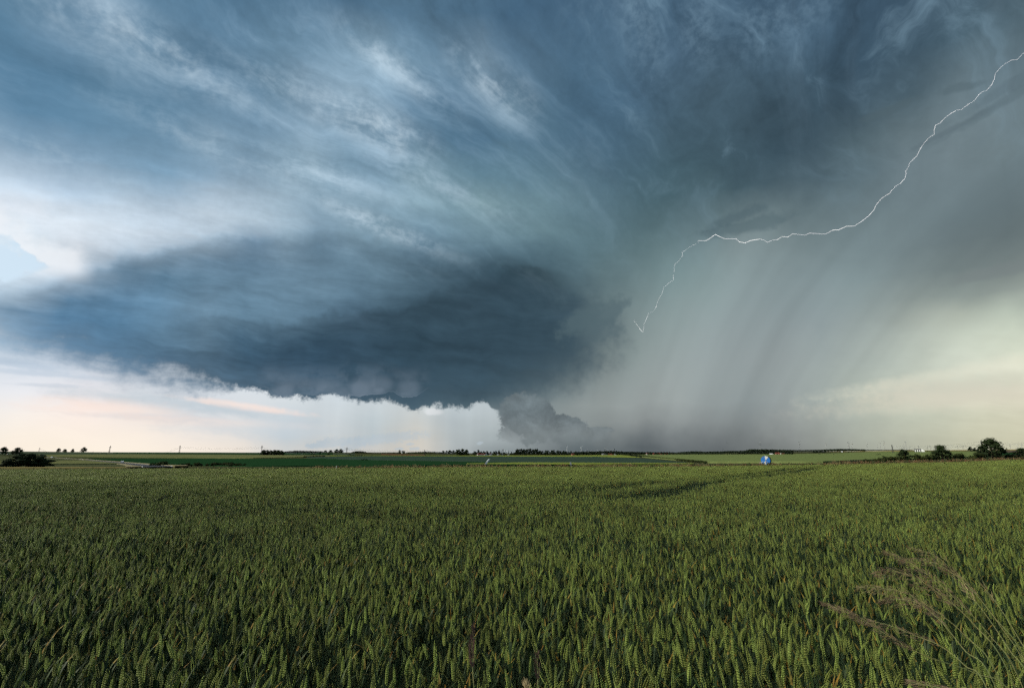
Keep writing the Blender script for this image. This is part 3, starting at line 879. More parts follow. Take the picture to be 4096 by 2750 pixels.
def leaf(mb, p, az, ln, w, up, rnd, dry, n=6):
    """a strap leaf that rises, folds over and narrows; the end of it may be yellow"""
    d = Vector((math.cos(az), math.sin(az), 0))
    tw = rnd.uniform(-0.5, 0.5)
    vs, q, ang = [], p.copy(), up
    for i in range(n + 1):
        f = i / n
        ww = w * (1 - f ** 2.2) * (0.55 + 0.45 * min(1, f * 5)) * 0.5 + 0.0004
        s = Vector((-d.y, d.x, 0)) * math.cos(tw * f) + Vector((0, 0, 1)) * math.sin(tw * f)
        vs += [q - s * ww, q + s * ww]
        q = q + (d * math.cos(ang) + Vector((0, 0, 1)) * math.sin(ang)) * (ln / n)
        ang -= rnd.uniform(0.02, 0.26)
    for i in range(n):
        mb.add([vs[2 * i], vs[2 * i + 1], vs[2 * i + 3], vs[2 * i + 2]], [(0, 1, 2, 3)], 3 if (i + 1) / n > 1 - dry else 2)


def plant(rnd, lod, parts=None):
    """one wheat plant into mesh builders; parts = (ear, stem, leaf) builders"""
    e, s, l = parts
    h = rnd.uniform(0.62, 0.78)
    az = rnd.uniform(0, 2 * PI)
    lean = abs(rnd.gauss(0.0, 0.07)) + 0.01
    nod = max(0.0, rnd.gauss(0.10, 0.22))
    d = Vector((math.cos(az), math.sin(az), 0))
    pts = []
    ns = 5 if lod == 0 else 3
    for i in range(ns):
        f = i / (ns - 1)
        pts.append(d * (lean * h * f ** 1.8) + Vector((0, 0, h * f)))
    t = (pts[-1] - pts[-2]).normalized()
    t = (t + d * nod).normalized()
    if lod < 2:
        s.tube(pts, [0.0019, 0.0018, 0.0016, 0.0014, 0.0013][:ns], 4 if lod == 0 else 3, 1, cap=False)
    ln = rnd.uniform(0.072, 0.098)
    bd = (d * 1.0 - Vector((0, 0, 0.4))) * rnd.uniform(0.0, 9.0 if rnd.random() < 0.22 else 2.0)
    ear(e, pts[-1], t, bd, ln, lod, rnd, rnd.uniform(0.78, 0.98))
    nl = rnd.choice((1, 2, 2)) if lod == 0 else (1 if rnd.random() < (0.8 if lod == 1 else 0.35) else 0)
    for i in range(nl):
        f = rnd.uniform(0.66, 0.93)
        q = d * (lean * h * f ** 1.8) + Vector((0, 0, h * f))
        dry = rnd.choice((0, 0, 0, 0, 0.2, 0.35)) if rnd.random() < 0.9 else rnd.uniform(0.4, 0.8)
        if isinstance(l, list): l.append(MB())
        leaf(l[-1] if isinstance(l, list) else l, q, rnd.uniform(0, 2 * PI), rnd.uniform(0.10, 0.20), rnd.uniform(0.009, 0.014), rnd.uniform(1.05, 1.5), rnd, dry, 6 if lod == 0 else 3)


PROTO = bpy.data.collections.new('wheat_prototypes')        # not linked: only the source of the instances
_rn = random.Random(5)
NEAR_PARTS = []
N_NEAR, N_CLUMP, N_TILE = 24, 10, 8


def proto(name, mb):
    me = mb.mesh(name, WM)
    me.polygons.foreach_set('use_smooth', [True] * len(me.polygons))
    o = bpy.data.objects.new(name, me)
    PROTO.objects.link(o)


for i in range(N_NEAR):
    st = _rn.getstate()
    e, s, l = MB(), MB(), []
    plant(_rn, 0, (e, s, l))
    NEAR_PARTS.append([(n, b.mesh(n, WM)) for n, b in [('ear', e), ('stem', s)] + [('leaf', q) for q in l]])
    for n, me in NEAR_PARTS[-1]:
        me.polygons.foreach_set('use_smooth', [True] * len(me.polygons))
    _rn.setstate(st)
    m = MB(); plant(_rn, 0, (m, m, m))
    proto('w%03d' % i, m)


def shifted(mb, k0, off, sc):
    for k in range(k0, len(mb.v)):
        x, y, z = mb.v[k]
        mb.v[k] = (x * sc + off[0], y * sc + off[1], z * sc)


for i in range(N_CLUMP):
    m = MB()
    for k in range(14):
        k0 = len(m.v)
        plant(_rn, 1, (m, m, m))
        shifted(m, k0, (_rn.uniform(-0.14, 0.14), _rn.uniform(-0.14, 0.14)), _rn.uniform(0.92, 1.06))
    proto('w%03d' % (N_NEAR + i), m)
for i in range(N_TILE):
    m = MB()
    for k in range(150):
        k0 = len(m.v)
        plant(_rn, 2, (m, m, m))
        shifted(m, k0, (_rn.uniform(-0.56, 0.56), _rn.uniform(-0.56, 0.56)), _rn.uniform(0.90, 1.07))
    proto('w%03d' % (N_NEAR + N_CLUMP + i), m)

# wheel tracks of the sprayer and thin rows
FIELD_END = 114.0


def on_crop(px, py): return ground_at(px, py, lo=3.0, hi=400.0, add=0.72)


TRACKS = [([(2200, 1975), (2300, 1966), (2450, 1950), (2640, 1928), (2940, 1903), (3120, 1881), (3300, 1862.5)], 0.75),
          ([(2500, 1995), (2560, 1985), (2700, 1962), (2860, 1928), (3093, 1898), (3230, 1877), (3345, 1863)], 0.75),
          ([(2950, 1958), (3250, 1950), (3600, 1947), (4200, 1943)], 0.10), ([(-200, 1993), (300, 1989), (700, 1993), (1100, 1985)], 0.09),
          ([(900, 1918), (1500, 1915), (2100, 1908), (2500, 1901)], 0.10), ([(1300, 1878), (2000, 1873), (3100, 1868)], 0.5)]
_TL = []
for pts, w in TRACKS:
    P = np.array([[*on_crop(*p)][:2] for p in pts])
    _TL.append((P, w))


def track_dist(x, y):
    best = np.full(x.shape, 9.0)
    for P, w in _TL:
        for a, b in zip(P[:-1], P[1:]):
            ab = b - a
            t = np.clip(((x - a[0]) * ab[0] + (y - a[1]) * ab[1]) / (ab @ ab), 0, 1)
            best = np.minimum(best, np.hypot(x - a[0] - t * ab[0], y - a[1] - t * ab[1]) - w)
    return best


def lumps(x, y):
    """slow rise and fall of the crop"""
    return (0.35 * np.sin(x * 0.9 + 1.3 * np.sin(y * 0.5)) + 0.35 * np.sin(y * 1.15 + 1.7 * np.sin(x * 0.35 + 1)) + 0.3 * np.sin(0.23 * x + 0.4 * y + 2)
            + 0.35 * np.sin(2.3 * x + 1.1 * y) * np.sin(1.9 * y - 0.7 * x))


def scatter(s, y0, y1, pad):
    ys = np.arange(y0, y1, s)
    out = []
    for y in ys:
        w = 1.24 * y + pad
        x = np.arange(-w, w, s)
        out.append(np.stack([x, np.full(x.shape, y)], 1))
    P = np.concatenate(out)
    return P + RNG.uniform(-0.5, 0.5, P.shape) * s * 0.95


NEAR_Y, MID_Y = 5.6, 27.0
A = scatter(0.062, 0.95, NEAR_Y, 1.3)
A = A[track_dist(A[:, 0], A[:, 1]) > 0]
A = A[RNG.uniform(0, 1, len(A)) < 0.84 + 0.22 * np.clip(lumps(A[:, 0] * 2.9 + 7, A[:, 1] * 2.3 + 3), -1, 1)]
B = scatter(0.245, NEAR_Y + 0.1, MID_Y, 1.6)
B = B[track_dist(B[:, 0], B[:, 1]) > 0.06]
B = B[RNG.uniform(0, 1, len(B)) < 0.93 + 0.2 * np.clip(lumps(B[:, 0] * 2.9 + 7, B[:, 1] * 2.3 + 3), -1, 1)]
T = scatter(1.0, MID_Y + 0.4, FIELD_END, 3.0)
dT = track_dist(T[:, 0], T[:, 1])
near_t = T[(dT < 0.75)]
fill = (near_t[:, None, :] + np.stack(np.meshgrid(np.arange(4) * 0.25 - 0.375, np.arange(4) * 0.25 - 0.375), -1).reshape(1, 16, 2)).reshape(-1, 2)
fill = fill[track_dist(fill[:, 0], fill[:, 1]) > 0.05]
T = T[dT >= 0.75]
B = np.concatenate([B, fill])

# the 300 plants that show largest stand as things of their own
def in_view(x, y, z):
    v = np.stack([x, y, z - CAM_H], 1)
    f = v @ np.array(CAM_F)
    px = 2048 + FOC * (v @ np.array(CAM_R)) / f; py = 1375 - FOC * (v @ np.array(CAM_U)) / f
    return (px > -10) & (px < 4106) & (py < 2760), f


zA = hgt(A[:, 0], A[:, 1])
ok, dep = in_view(A[:, 0], A[:, 1], zA + 0.78)
order = np.argsort(np.where(ok, dep, 1e9))[:300]
solo = np.zeros(len(A), bool); solo[order] = True


def turn(n): return RNG.uniform(0, 2 * PI, n)


rows = []
for k, (P, lo, n, smin, smax) in enumerate(((A, 0, N_NEAR, 0.93, 1.07), (B, N_NEAR, N_CLUMP, 0.95, 1.05), (T, N_NEAR + N_CLUMP, N_TILE, 0.96, 1.04))):
    z = hgt(P[:, 0], P[:, 1])
    sc = RNG.uniform(smin, smax, len(P)) * (1 + 0.06 * np.clip(lumps(P[:, 0], P[:, 1]), -1, 1) + 0.075 * np.clip(lumps(P[:, 0] * 2.9 + 7, P[:, 1] * 2.3 + 3), -1, 1) + 0.05 * np.clip(lumps(P[:, 0] * 0.16 + 2, P[:, 1] * 0.30 + 5), -1, 1))
    r = np.stack([P[:, 0], P[:, 1], z, RNG.integers(lo, lo + n, len(P)), RNG.normal(0, 0.05, len(P)) + 0.02, RNG.normal(0, 0.05, len(P)), turn(len(P)), sc], 1)
    rows.append(r)
SOLO = rows[0][solo]
rows[0] = rows[0][~solo]
R_ = np.concatenate(rows)
wm = bpy.data.meshes.new('wheat_field')
wm.vertices.add(len(R_))
wm.vertices.foreach_set('co', R_[:, :3].astype(np.float32).ravel())
a = wm.attributes.new('kind_of_plant', 'INT', 'POINT'); a.data.foreach_set('value', R_[:, 3].astype(np.int32))
a = wm.attributes.new('turned', 'FLOAT_VECTOR', 'POINT'); a.data.foreach_set('vector', R_[:, 4:7].astype(np.float32).ravel())
a = wm.attributes.new('grown', 'FLOAT', 'POINT'); a.data.foreach_set('value', R_[:, 7].astype(np.float32))
wheat = obj('wheat_field', wm)
tag(wheat, 'green wheat field with standing ears filling the foreground to the verge', 'wheat', kind='stuff')
ng = bpy.data.node_groups.new('wheat_instances', 'GeometryNodeTree')
ng.interface.new_socket('Geometry', in_out='INPUT', socket_type='NodeSocketGeometry')
ng.interface.new_socket('Geometry', in_out='OUTPUT', socket_type='NodeSocketGeometry')
gi, go = ng.nodes.new('NodeGroupInput'), ng.nodes.new('NodeGroupOutput')
ci = ng.nodes.new('GeometryNodeCollectionInfo')
ci.inputs['Collection'].default_value = PROTO
ci.inputs['Separate Children'].default_value = True
ci.inputs['Reset Children'].default_value = True
iop = ng.nodes.new('GeometryNodeInstanceOnPoints')
iop.inputs['Pick Instance'].default_value = True


def gattr(nm, ty):
    n = ng.nodes.new('GeometryNodeInputNamedAttribute'); n.data_type = ty
    n.inputs['Name'].default_value = nm
    return n.outputs['Attribute']


ng.links.new(gi.outputs[0], iop.inputs['Points'])
ng.links.new(ci.outputs[0], iop.inputs['Instance'])
ng.links.new(gattr('kind_of_plant', 'INT'), iop.inputs['Instance Index'])
ng.links.new(gattr('turned', 'FLOAT_VECTOR'), iop.inputs['Rotation'])
ng.links.new(gattr('grown', 'FLOAT'), iop.inputs['Scale'])
ng.links.new(iop.outputs[0], go.inputs[0])
wheat.modifiers.new('wheat', 'NODES').node_group = ng

for r in SOLO:
    t = thing('wheat_plant', 'green wheat plant with a full ear in the nearest rows of the field', 'wheat', r[:3], group='nearest wheat plants of the field', scale=(r[7],) * 3)
    t.rotation_euler = r[4:7]
    for n, me in NEAR_PARTS[int(r[3])]:
        if len(me.vertices): obj(n, me, t)

# ------------------------------------------------------------------ trees
M_BARK = mat('bark', (0.055, 0.042, 0.030), 0.95, var=0.4, scale=6.0)
M_CROWN = mat('tree_foliage', (0.012, 0.021, 0.007), 0.85, scale=0.6, col2=(0.022, 0.034, 0.010), obj_var=0.25, spec=0.15)
M_FAR = mat('distant_foliage', (0.012, 0.019, 0.012), 1.0, scale=0.2, col2=(0.018, 0.027, 0.015), obj_var=0.2, spec=0.05)
M_BUSH = mat('shrub_foliage', (0.018, 0.028, 0.009), 0.9, scale=0.8, col2=(0.032, 0.040, 0.011), obj_var=0.25, spec=0.1)


def leaf_cards(mb, c, r, n, s, rnd, squash=0.8):
    """n leaf-sized faces spread through a clump"""
    for _ in range(n):
        while True:
            p = Vector((rnd.uniform(-1, 1), rnd.uniform(-1, 1), rnd.uniform(-1, 1)))
            if 0.15 < p.length < 1: break
        p = p.normalized() * (p.length ** 0.5)
        p = Vector(c) + Vector((p.x * r, p.y * r, p.z * r * squash))
        a = Vector((rnd.gauss(0, 1), rnd.gauss(0, 1), rnd.gauss(0, 1))).normalized()
        b = a.cross(Vector((rnd.gauss(0, 1), rnd.gauss(0, 1), rnd.gauss(0, 1)))).normalized()
        q = s * rnd.uniform(0.6, 1.4)
        mb.add([p - a * q, p + b * q * 0.6, p + a * q, p - b * q * 0.6], [(0, 1, 2, 3)])


def lump(mb, c, r, rnd, squash=0.8):
    """uneven core of a clump, so that the mass is dense"""
    vs, fs = [], []
    n, m = 6, 4
    for j in range(m + 1):
        th = PI * j / m
        for i in range(n):
            k = rnd.uniform(0.72, 1.05)
            vs.append((c[0] + r * k * math.sin(th) * math.cos(2 * PI * i / n), c[1] + r * k * math.sin(th) * math.sin(2 * PI * i / n), c[2] + r * k * squash * math.cos(th)))
    for j in range(m):
        for i in range(n):
            fs.append((j * n + i, (j + 1) * n + i, (j + 1) * n + (i + 1) % n, j * n + (i + 1) % n))
    mb.add(vs, fs)


def crown_mesh(kind, seed, fine):
    """crown and wood of a tree, one unit tall and one unit wide"""
    rnd = random.Random(seed)
    cr, wd = MB(), MB()
    tips = []
    if kind == 'round':
        k = 64 if fine else 26
        for _ in range(k):
            a, z = rnd.uniform(0, 2 * PI), rnd.uniform(0.12, 0.88)
            w = 0.36 * math.sin(PI * min(1, (z * 0.92 + 0.12)) ** 0.75) * math.sqrt(rnd.uniform(0.15, 1))
            tips.append((Vector((w * math.cos(a), w * math.sin(a), z)), rnd.uniform(0.10, 0.16)))
    elif kind == 'low':
        k = 90 if fine else 24
        for _ in range(k):
            a, q = rnd.uniform(0, 2 * PI), math.sqrt(rnd.uniform(0, 1)) * 0.42
            z = rnd.uniform(0.02, 0.86) * (1 - (q / 0.52) ** 3) + 0.04
            tips.append((Vector((q * math.cos(a), q * math.sin(a), z)), rnd.uniform(0.08, 0.14)))
    elif kind == 'cone':
        for i in range(14):
            z = 0.10 + 0.86 * i / 13
            a = i * 2.4
            q = 0.30 * (1 - z) * rnd.uniform(0.5, 1)
            tips.append((Vector((q * math.cos(a), q * math.sin(a), z)), 0.05 + 0.16 * (1 - z)))
    for c, r in tips:
        lump(cr, c, r * (0.56 if fine and kind == 'round' else 0.85), rnd, 0.95)
        leaf_cards(cr, c, r * 1.12, 40 if fine else 12, 0.018 if fine else 0.026, rnd, 0.9)
    h = 0.34
    wd.tube([(0, 0, -0.02), (0.01, 0, h * 0.5), (0, 0.01, h)], [0.035, 0.027, 0.020], 7)
    for c, r in tips[::3]:
        wd.tube([(0, 0.005, h * rnd.uniform(0.45, 0.95)), c * 0.5 + Vector((0, 0, h * 0.4)), c], [0.014, 0.010, 0.004], 5)
    return cr, wd


CROWNS = {}


def crown(kind, i, fine):
    k = (kind, i, fine)
    if k not in CROWNS:
        cr, wd = crown_mesh(kind, sum(map(ord, kind)) * 31 + i * 7 + fine, fine)
        a = cr.mesh('crown', [M_FAR if not fine else M_CROWN]); b = wd.mesh('trunk', [M_BARK])
        CROWNS[k] = (a, b)
    return CROWNS[k]


def stand(px, base, D=None):
    """ground point for a thing whose foot is seen at (px, base)"""
    if D is None: return ground_at(px, base)
    p = at(px, base, D)
    return Vector((p.x, p.y, h1(p.x, p.y)))


_tn = [0]


def tree(px, base, top, w, label, group=None, kind='round', fine=False, D=None, name='tree', cat='tree'):
    p = stand(px, base, D)
    hh = at(px, top, p.y).z - p.z
    if not fine and kind == 'round': w *= 1.45
    ww = at(px + w / 2, base, p.y).x - at(px - w / 2, base, p.y).x
    _tn[0] += 1
    a, b = crown(kind, _tn[0] % (4 if not fine else 9), fine)
    dw = ww * (1.0 if kind != 'low' else 0.55)
    t = thing(name, label, cat, p, _tn[0] * 1.7, group)
    if kind == 'low': t.rotation_euler = (0, 0, -math.atan2(p.x, p.y) + (PI if _tn[0] % 2 else 0))
    t.scale = (ww, max(dw, 1.0), hh)
    obj('crown', a, t); obj('trunk', b, t)
    return t


# far left
tree(10, 1817.5, 1785, 42, 'dark round tree cut by the left edge of the picture', fine=True)
tree(67, 1818, 1787, 47, 'dark round tree on the left skyline beside the edge tree', fine=True)
_bush = stand(107, 1868)
tree(107, 1869, 1811, 168, 'wide low thicket, darkest bush at the far left below the skyline', kind='low', fine=True, name='thicket', cat='bush')
for px, tp, w, q in ((234, 1790, 19, 'first'), (258, 1794, 20, 'second'), (290, 1793, 15, 'third, smallest'), (334, 1786, 28, 'last and largest')):
    tree(px, 1805.5, tp, w, '%s of the four skyline trees left of the pylons' % q, 'four trees on the left skyline', fine=True)
for i, px in enumerate((1053, 1066, 1082, 1096, 1110, 1122)):
    tree(px, 1820, 1797 + (i % 3), 36, 'dark tree in the block shaped copse left of the white tower', 'trees of the block shaped copse', fine=True)
for px, tp, w, l in ((1302, 1799, 24, 'low tree at the end of the far wood'), (1322, 1798, 26, 'thin topped tree next to the big twin crown'), (1346, 1794, 28, 'left half of the big twin crown near the pylon'), (1363, 1794, 28, 'right half of the big twin crown near the pylon')):
    tree(px, 1809.5, tp, w, l, 'trees beside the far wood', fine=True)
for px, b, tp, w in ((1246, 1818, 1811.5, 8), (1256, 1818, 1810.5, 11), (1278, 1817.5, 1812.5, 13), (1315, 1818, 1811.5, 20), (1332, 1818.5, 1815.5, 8), (1345, 1818.5, 1814, 9), (1355, 1819, 1815.5, 6), (1374, 1819.5, 1816, 6), (1400, 1821.5, 1811, 13), (1414, 1822, 1816.5, 8)):
    tree(px, b, tp, w, 'small round bush dotted along the field boundary left of the tower', 'bushes along the field boundary', kind='low', name='bush', cat='bush')
for px, tp, w in ((1598, 1797, 16), (1616, 1800, 13)):
    tree(px, 1810.5, tp, w, 'dark tree close %s the white tower' % ('left of' if px < 1605 else 'right of'), 'two trees hugging the tower', fine=True)
# village belt
for i, (px, tp, w) in enumerate(((1772, 1800, 16), (1786, 1801, 18), (1800, 1799, 20), (1814, 1798, 16), (1826, 1795, 12))):
    tree(px, 1811, tp, w, 'dark tree in the belt left of the big copse', 'tree belt left of the village')
for i, (px, tp, w) in enumerate(((1834, 1795, 34), (1850, 1793, 36), (1866, 1795, 30))):
    tree(px, 1821.5, tp, w, ('left', 'middle', 'right')[i] + ' tree of the black copse before the village', 'three trees of the black copse', fine=True)
rv = random.Random(3)
for px, tp, w, kd in ((1898, 1802, 18, 'round'), (1913, 1797.5, 18, 'round'), (1925, 1803, 12, 'round'), (1936, 1802, 16, 'round'), (1948, 1801, 14, 'round'), (1962, 1804, 12, 'round'), (1976, 1804, 16, 'round'), (1984, 1800, 10, 'round'),
                      (1996, 1799, 14, 'round'), (2006, 1801, 9, 'cone'), (2016, 1807, 14, 'round'), (2024, 1800, 8, 'cone'), (2034, 1802, 11, 'cone'), (2046, 1806, 14, 'round'), (2056, 1808, 14, 'round')):
    tree(px, 1820, tp, w, 'dark tree standing among the white village houses', 'trees between the village houses', kind=kd)
for i, px in enumerate(range(2068, 2150, 9)):
    tree(px, 1820, 1793 + rv.uniform(-1, 2.5), 20, 'tall dark tree in the solid wood left of the church spire', 'trees of the solid wood by the spire')
for i, px in enumerate(range(2152, 2262, 8)):
    tree(px, 1820, rv.choice((1798, 1799.5, 1801)), 17 if i % 3 else 9, 'dark tree in the uneven wood right of the church spire', 'trees of the uneven wood by the spire', kind='round' if i % 3 else 'cone')
for i, px in enumerate(range(2264, 2400, 10)):
    tree(px, 1819.5, 1804 + rv.uniform(-2, 2), 17, 'low dark tree under the two pale wind turbines', 'low trees under the pale turbines', kind='cone' if i % 5 == 3 else 'round')
for i, px in enumerate(range(2400, 2490, 11)):
    tree(px, 1818.5, 1801 + rv.uniform(-2, 3), 18, 'dark tree behind the grey roofed houses', 'trees behind the grey roofed houses')
for i, px in enumerate(range(2492, 2700, 11)):
    tree(px, 1817.5, 1806.5 + rv.uniform(-2.5, 1.5), 15, 'dark tree behind the row of red roofs', 'trees behind the row of red roofs', kind='cone' if i % 4 == 1 else 'round')
for i, px in enumerate(range(2910, 2946, 8)):
    tree(px, 1816, 1801 + 2 * (i % 2), 6, 'slim dark cypress shaped tree left of the blue reel', 'slim trees left of the reel', kind='cone')
for i, px in enumerate(range(2960, 3180, 11)):
    tree(px, 1816.5, 1803 + rv.uniform(-4, 3), 20, 'dark tree in the belt behind the blue reel', 'tree belt behind the reel')
for px, tp, w, b in ((3255, 1803, 14, 1810.5), (3270, 1802, 18, 1810.5), (3288, 1801, 20, 1810.5), (3302, 1802, 14, 1810.5)):
    tree(px, b, tp, w, 'dark tree in the short row on the right slope', 'short row of trees on the right slope')
for px, b, tp, w, l in ((3445, 1804, 1796, 14, 'small dark tree on the skyline left of the white shed'), (3458, 1804.5, 1799, 12, 'smaller dark tree just right of the skyline tree'),
                        (3281, 1817, 1813.5, 12, 'tiny bush in the light green field, left one'), (3336, 1817, 1813.5, 11, 'tiny bush in the light green field, middle one'), (3514, 1820, 1811, 17, 'round lone bush in the light green field, largest one'), (3452, 1818, 1816.3, 6, 'tiny bush in the light green field beside the lone bush')):
    tree(px, b, tp, w, l, kind='low' if 'bush' in l else 'round', name='bush' if 'bush' in l else 'tree', cat='bush' if 'bush' in l else 'tree')
# right hedge line
for px, b, tp, w, l in ((3622, 1845, 1793, 66, 'rounded dark shrub at the left end of the right hedge'), (3772, 1844, 1775, 94, 'broad crowned dark tree in the middle of the right hedge'),
                        (3975, 1842, 1748, 122, 'tallest dark tree on the right with a ragged round crown'), (4092, 1838, 1787, 66, 'dark tree cut by the right edge of the picture')):
    tree(px, b, tp, w, l, 'trees in the hedge on the right', fine=True, D=150)
for px, tp, w in ((3882, 1784, 18), (3900, 1789, 14), (3915, 1789, 12)):
    tree(px, 1796.5, tp, w, 'small dark tree on the skyline just left of the tallest tree', 'skyline trees left of the tallest tree', D=1300)


def hedge(name, label, pts, hts, dep, m, seed, cat='hedge', D=None, dens=1.0):
    """a hedge as one uneven mass of leaf clumps along a line of bearings"""
    rnd = random.Random(seed)
    mb = MB()
    P = [stand(*p, D) for p in pts]
    for i in range(len(P) - 1):
        L = (P[i + 1] - P[i]).length
        n = max(3, int(L / (0.45 * min(hts[i], hts[i + 1]) + 0.1) * dens))
        for k in range(n):
            f = (k + rnd.random()) / n
            q = P[i].lerp(P[i + 1], f); hh = (hts[i] * (1 - f) + hts[i + 1] * f) * rnd.uniform(0.72, 1.08)
            q = Vector((q.x + rnd.uniform(-dep, dep) * 0.3, q.y + rnd.uniform(-dep, dep) * 0.5, 0))
            q.z = h1(q.x, q.y)
            for e in range(3):
                c = q + Vector((rnd.uniform(-0.3, 0.3) * hh, rnd.uniform(-0.3, 0.3) * dep, hh * rnd.uniform(0.25, 0.68)))
                r = hh * rnd.uniform(0.26, 0.42)
                lump(mb, c, r * 0.8, rnd)
                leaf_cards(mb, c, r * 1.1, 26, 0.10 * hh ** 0.5, rnd)
    base = P[0].copy()
    mb.v = [(x - base.x, y - base.y, z - base.z) for x, y, z in mb.v]
    t = thing(name, label, cat, base)
    mb.build('foliage', m, t)
    return t


hedge('hedge', 'low dark hedge rising from the fence posts on the right', [(3455, 1849), (3520, 1847), (3600, 1846)], [0.9, 1.7, 2.4], 3, M_BUSH, 1, D=148)
hedge('hedge', 'dark hedge between the rounded shrub and the broad tree', [(3640, 1846), (3700, 1845), (3740, 1845)], [2.6, 2.5, 2.7], 3, M_BUSH, 2, D=150)
hedge('hedge', 'dark hedge between the broad tree and the tallest tree', [(3800, 1844), (3860, 1843), (3930, 1842)], [3.0, 2.7, 2.9], 3, M_BUSH, 3, D=150)
hedge('hedge', 'low dark hedge right of the tallest tree', [(4020, 1841), (4060, 1840), (4130, 1838)], [2.0, 1.6, 1.4], 3, M_BUSH, 4, D=150)
hedge('hedge', 'long scrubby hedge with yellow bloom below the dark field at left', [(670, 1865), (800, 1864), (900, 1863), (965, 1865)], [1.2, 1.9, 1.8, 1.3], 3, M_BUSH, 5)
hedge('shrub', 'dark shrub beside the bend of the road', [(605, 1866), (632, 1866)], [2.0, 1.8], 2, M_BUSH, 6, 'bush')
hedge('shrub', 'taller upright shrub right of the bend in the road', [(642, 1867), (660, 1867)], [3.0, 2.6], 2, M_BUSH, 7, 'bush')
hedge('hedge', 'thin dark hedge line left of the grey green field', [(1217, 1828.5), (1260, 1827), (1300, 1826)], [2.2, 2.6, 2.6], 3, M_FAR, 8)
hedge('hedge', 'short flat hedge below the small bushes', [(1390, 1822.5), (1420, 1822.5), (1452, 1822.5)], [2.5, 2.2, 2.4], 3, M_FAR, 9)
hedge('hedge', 'short dark hedge inside the broad dark green field', [(1445, 1840.5), (1480, 1840)], [1.4, 1.2], 2, M_FAR, 10)
hedge('hedge', 'dark overgrown ditch running diagonally down to the verge', [(2500, 1821), (2560, 1825), (2620, 1831), (2700, 1839), (2770, 1846), (2825, 1852)], [2.6, 2.4, 1.6, 1.3, 1.1, 0.9], 3, M_BUSH, 11, 'hedge', dens=1.3)
hedge('hedge', 'dark bushes at the top of the overgrown ditch', [(2527, 1825), (2565, 1828.5)], [3.2, 2.0], 3, M_FAR, 12)
hedge('hedge', 'dark field hedge at the foot of the far hill behind the reel', [(2690, 1816), (2800, 1816), (2900, 1816)], [6, 7, 6], 8, M_FAR, 13)


def wood(label, pts, seed, D):
    """far wood that reads as one mass: (px, base, top) points"""
    rnd = random.Random(seed)
    mb = MB()
    for (a, b) in zip(pts[:-1], pts[1:]):
        n = max(4, int((b[0] - a[0]) / 1.5))
        for k in range(n):
            f = (k + rnd.random()) / n
            px = a[0] + (b[0] - a[0]) * f; ba = a[1] + (b[1] - a[1]) * f; tp = a[2] + (b[2] - a[2]) * f
            p = at(px, ba, D + rnd.uniform(-60, 60))
            hh = at(px, tp, p.y).z - p.z
            r = hh * rnd.uniform(0.40, 0.62)
            c = p + Vector((0, 0, hh * rnd.uniform(0.35, 0.5)))
            lump(mb, c, r, rnd, 1.05)
            leaf_cards(mb, c, r * 1.15, 10, r * 0.22, rnd, 1.0)
    o = mb.build('far_wood', M_FAR)
    return tag(o, label, 'wood', kind='stuff')


wood('dark blue wood on the skyline right of the copse', [(1128, 1810, 1806), (1150, 1810, 1803), (1180, 1810, 1801), (1230, 1810, 1801.5), (1292, 1811, 1804)], 1, 2400)
wood('small far wood between the twin crown and the tower', [(1404, 1811, 1807), (1420, 1811, 1803), (1440, 1811, 1803), (1464, 1811, 1805.5)], 2, 2600)
wood('thin far tree line left of the tower', [(1464, 1811, 1807.5), (1520, 1811, 1808), (1600, 1811, 1807.5)], 3, 2800)
wood('thin far tree line right of the tower', [(1625, 1811, 1808), (1660, 1811, 1806.5), (1700, 1811, 1805), (1730, 1811, 1805.5), (1765, 1811, 1807)], 4, 2800)
wood('far wooded hill under the darkest rain', [(2300, 1814, 1806), (2360, 1814, 1803.5), (2430, 1814, 1803.5), (2520, 1813, 1805), (2600, 1813, 1807), (2700, 1812, 1807.5)], 5, 3600)
wood('low far wood right of the red roofs', [(2690, 1814, 1809), (2740, 1813, 1805), (2780, 1813, 1803), (2830, 1812, 1805), (2900, 1811, 1802.5), (2990, 1809, 1800.5)], 6, 3200)
wood('long dark wood crowning the hill behind the reel', [(2985, 1806, 1799), (3000, 1806, 1795.5), (3060, 1805, 1795.5), (3120, 1805, 1797), (3200, 1804, 1798.5), (3280, 1803, 1797), (3350, 1802.5, 1794), (3400, 1802, 1794), (3460, 1801, 1795.5)], 7, 2700)
wood('thin dark wood behind the wind farm', [(3460, 1800.5, 1797), (3560, 1800, 1797), (3650, 1799.5, 1797.3)], 8, 3400)

# ------------------------------------------------------------------ houses
M_WHITE = mat('white_render', (0.70, 0.69, 0.66), 0.8, var=0.12)
M_BRICK = mat('pink_brick', (0.42, 0.20, 0.15), 0.85, var=0.25)
M_TILE = mat('red_roof_tile', (0.13, 0.030, 0.022), 0.9, var=0.3)
M_SLATE = mat('grey_roof', (0.17, 0.18, 0.20), 0.7, var=0.25)
M_PANE = mat('dark_window_glass', (0.03, 0.035, 0.04), 0.25, spec=0.5)
M_STEEL = mat('galvanised_steel', (0.40, 0.41, 0.42), 0.5, var=0.2, metal=0.4)
M_DARK = mat('dark_steel', (0.055, 0.055, 0.06), 0.6, var=0.2)
M_PALE = mat('white_coated_steel', (0.78, 0.79, 0.80), 0.5, var=0.05)


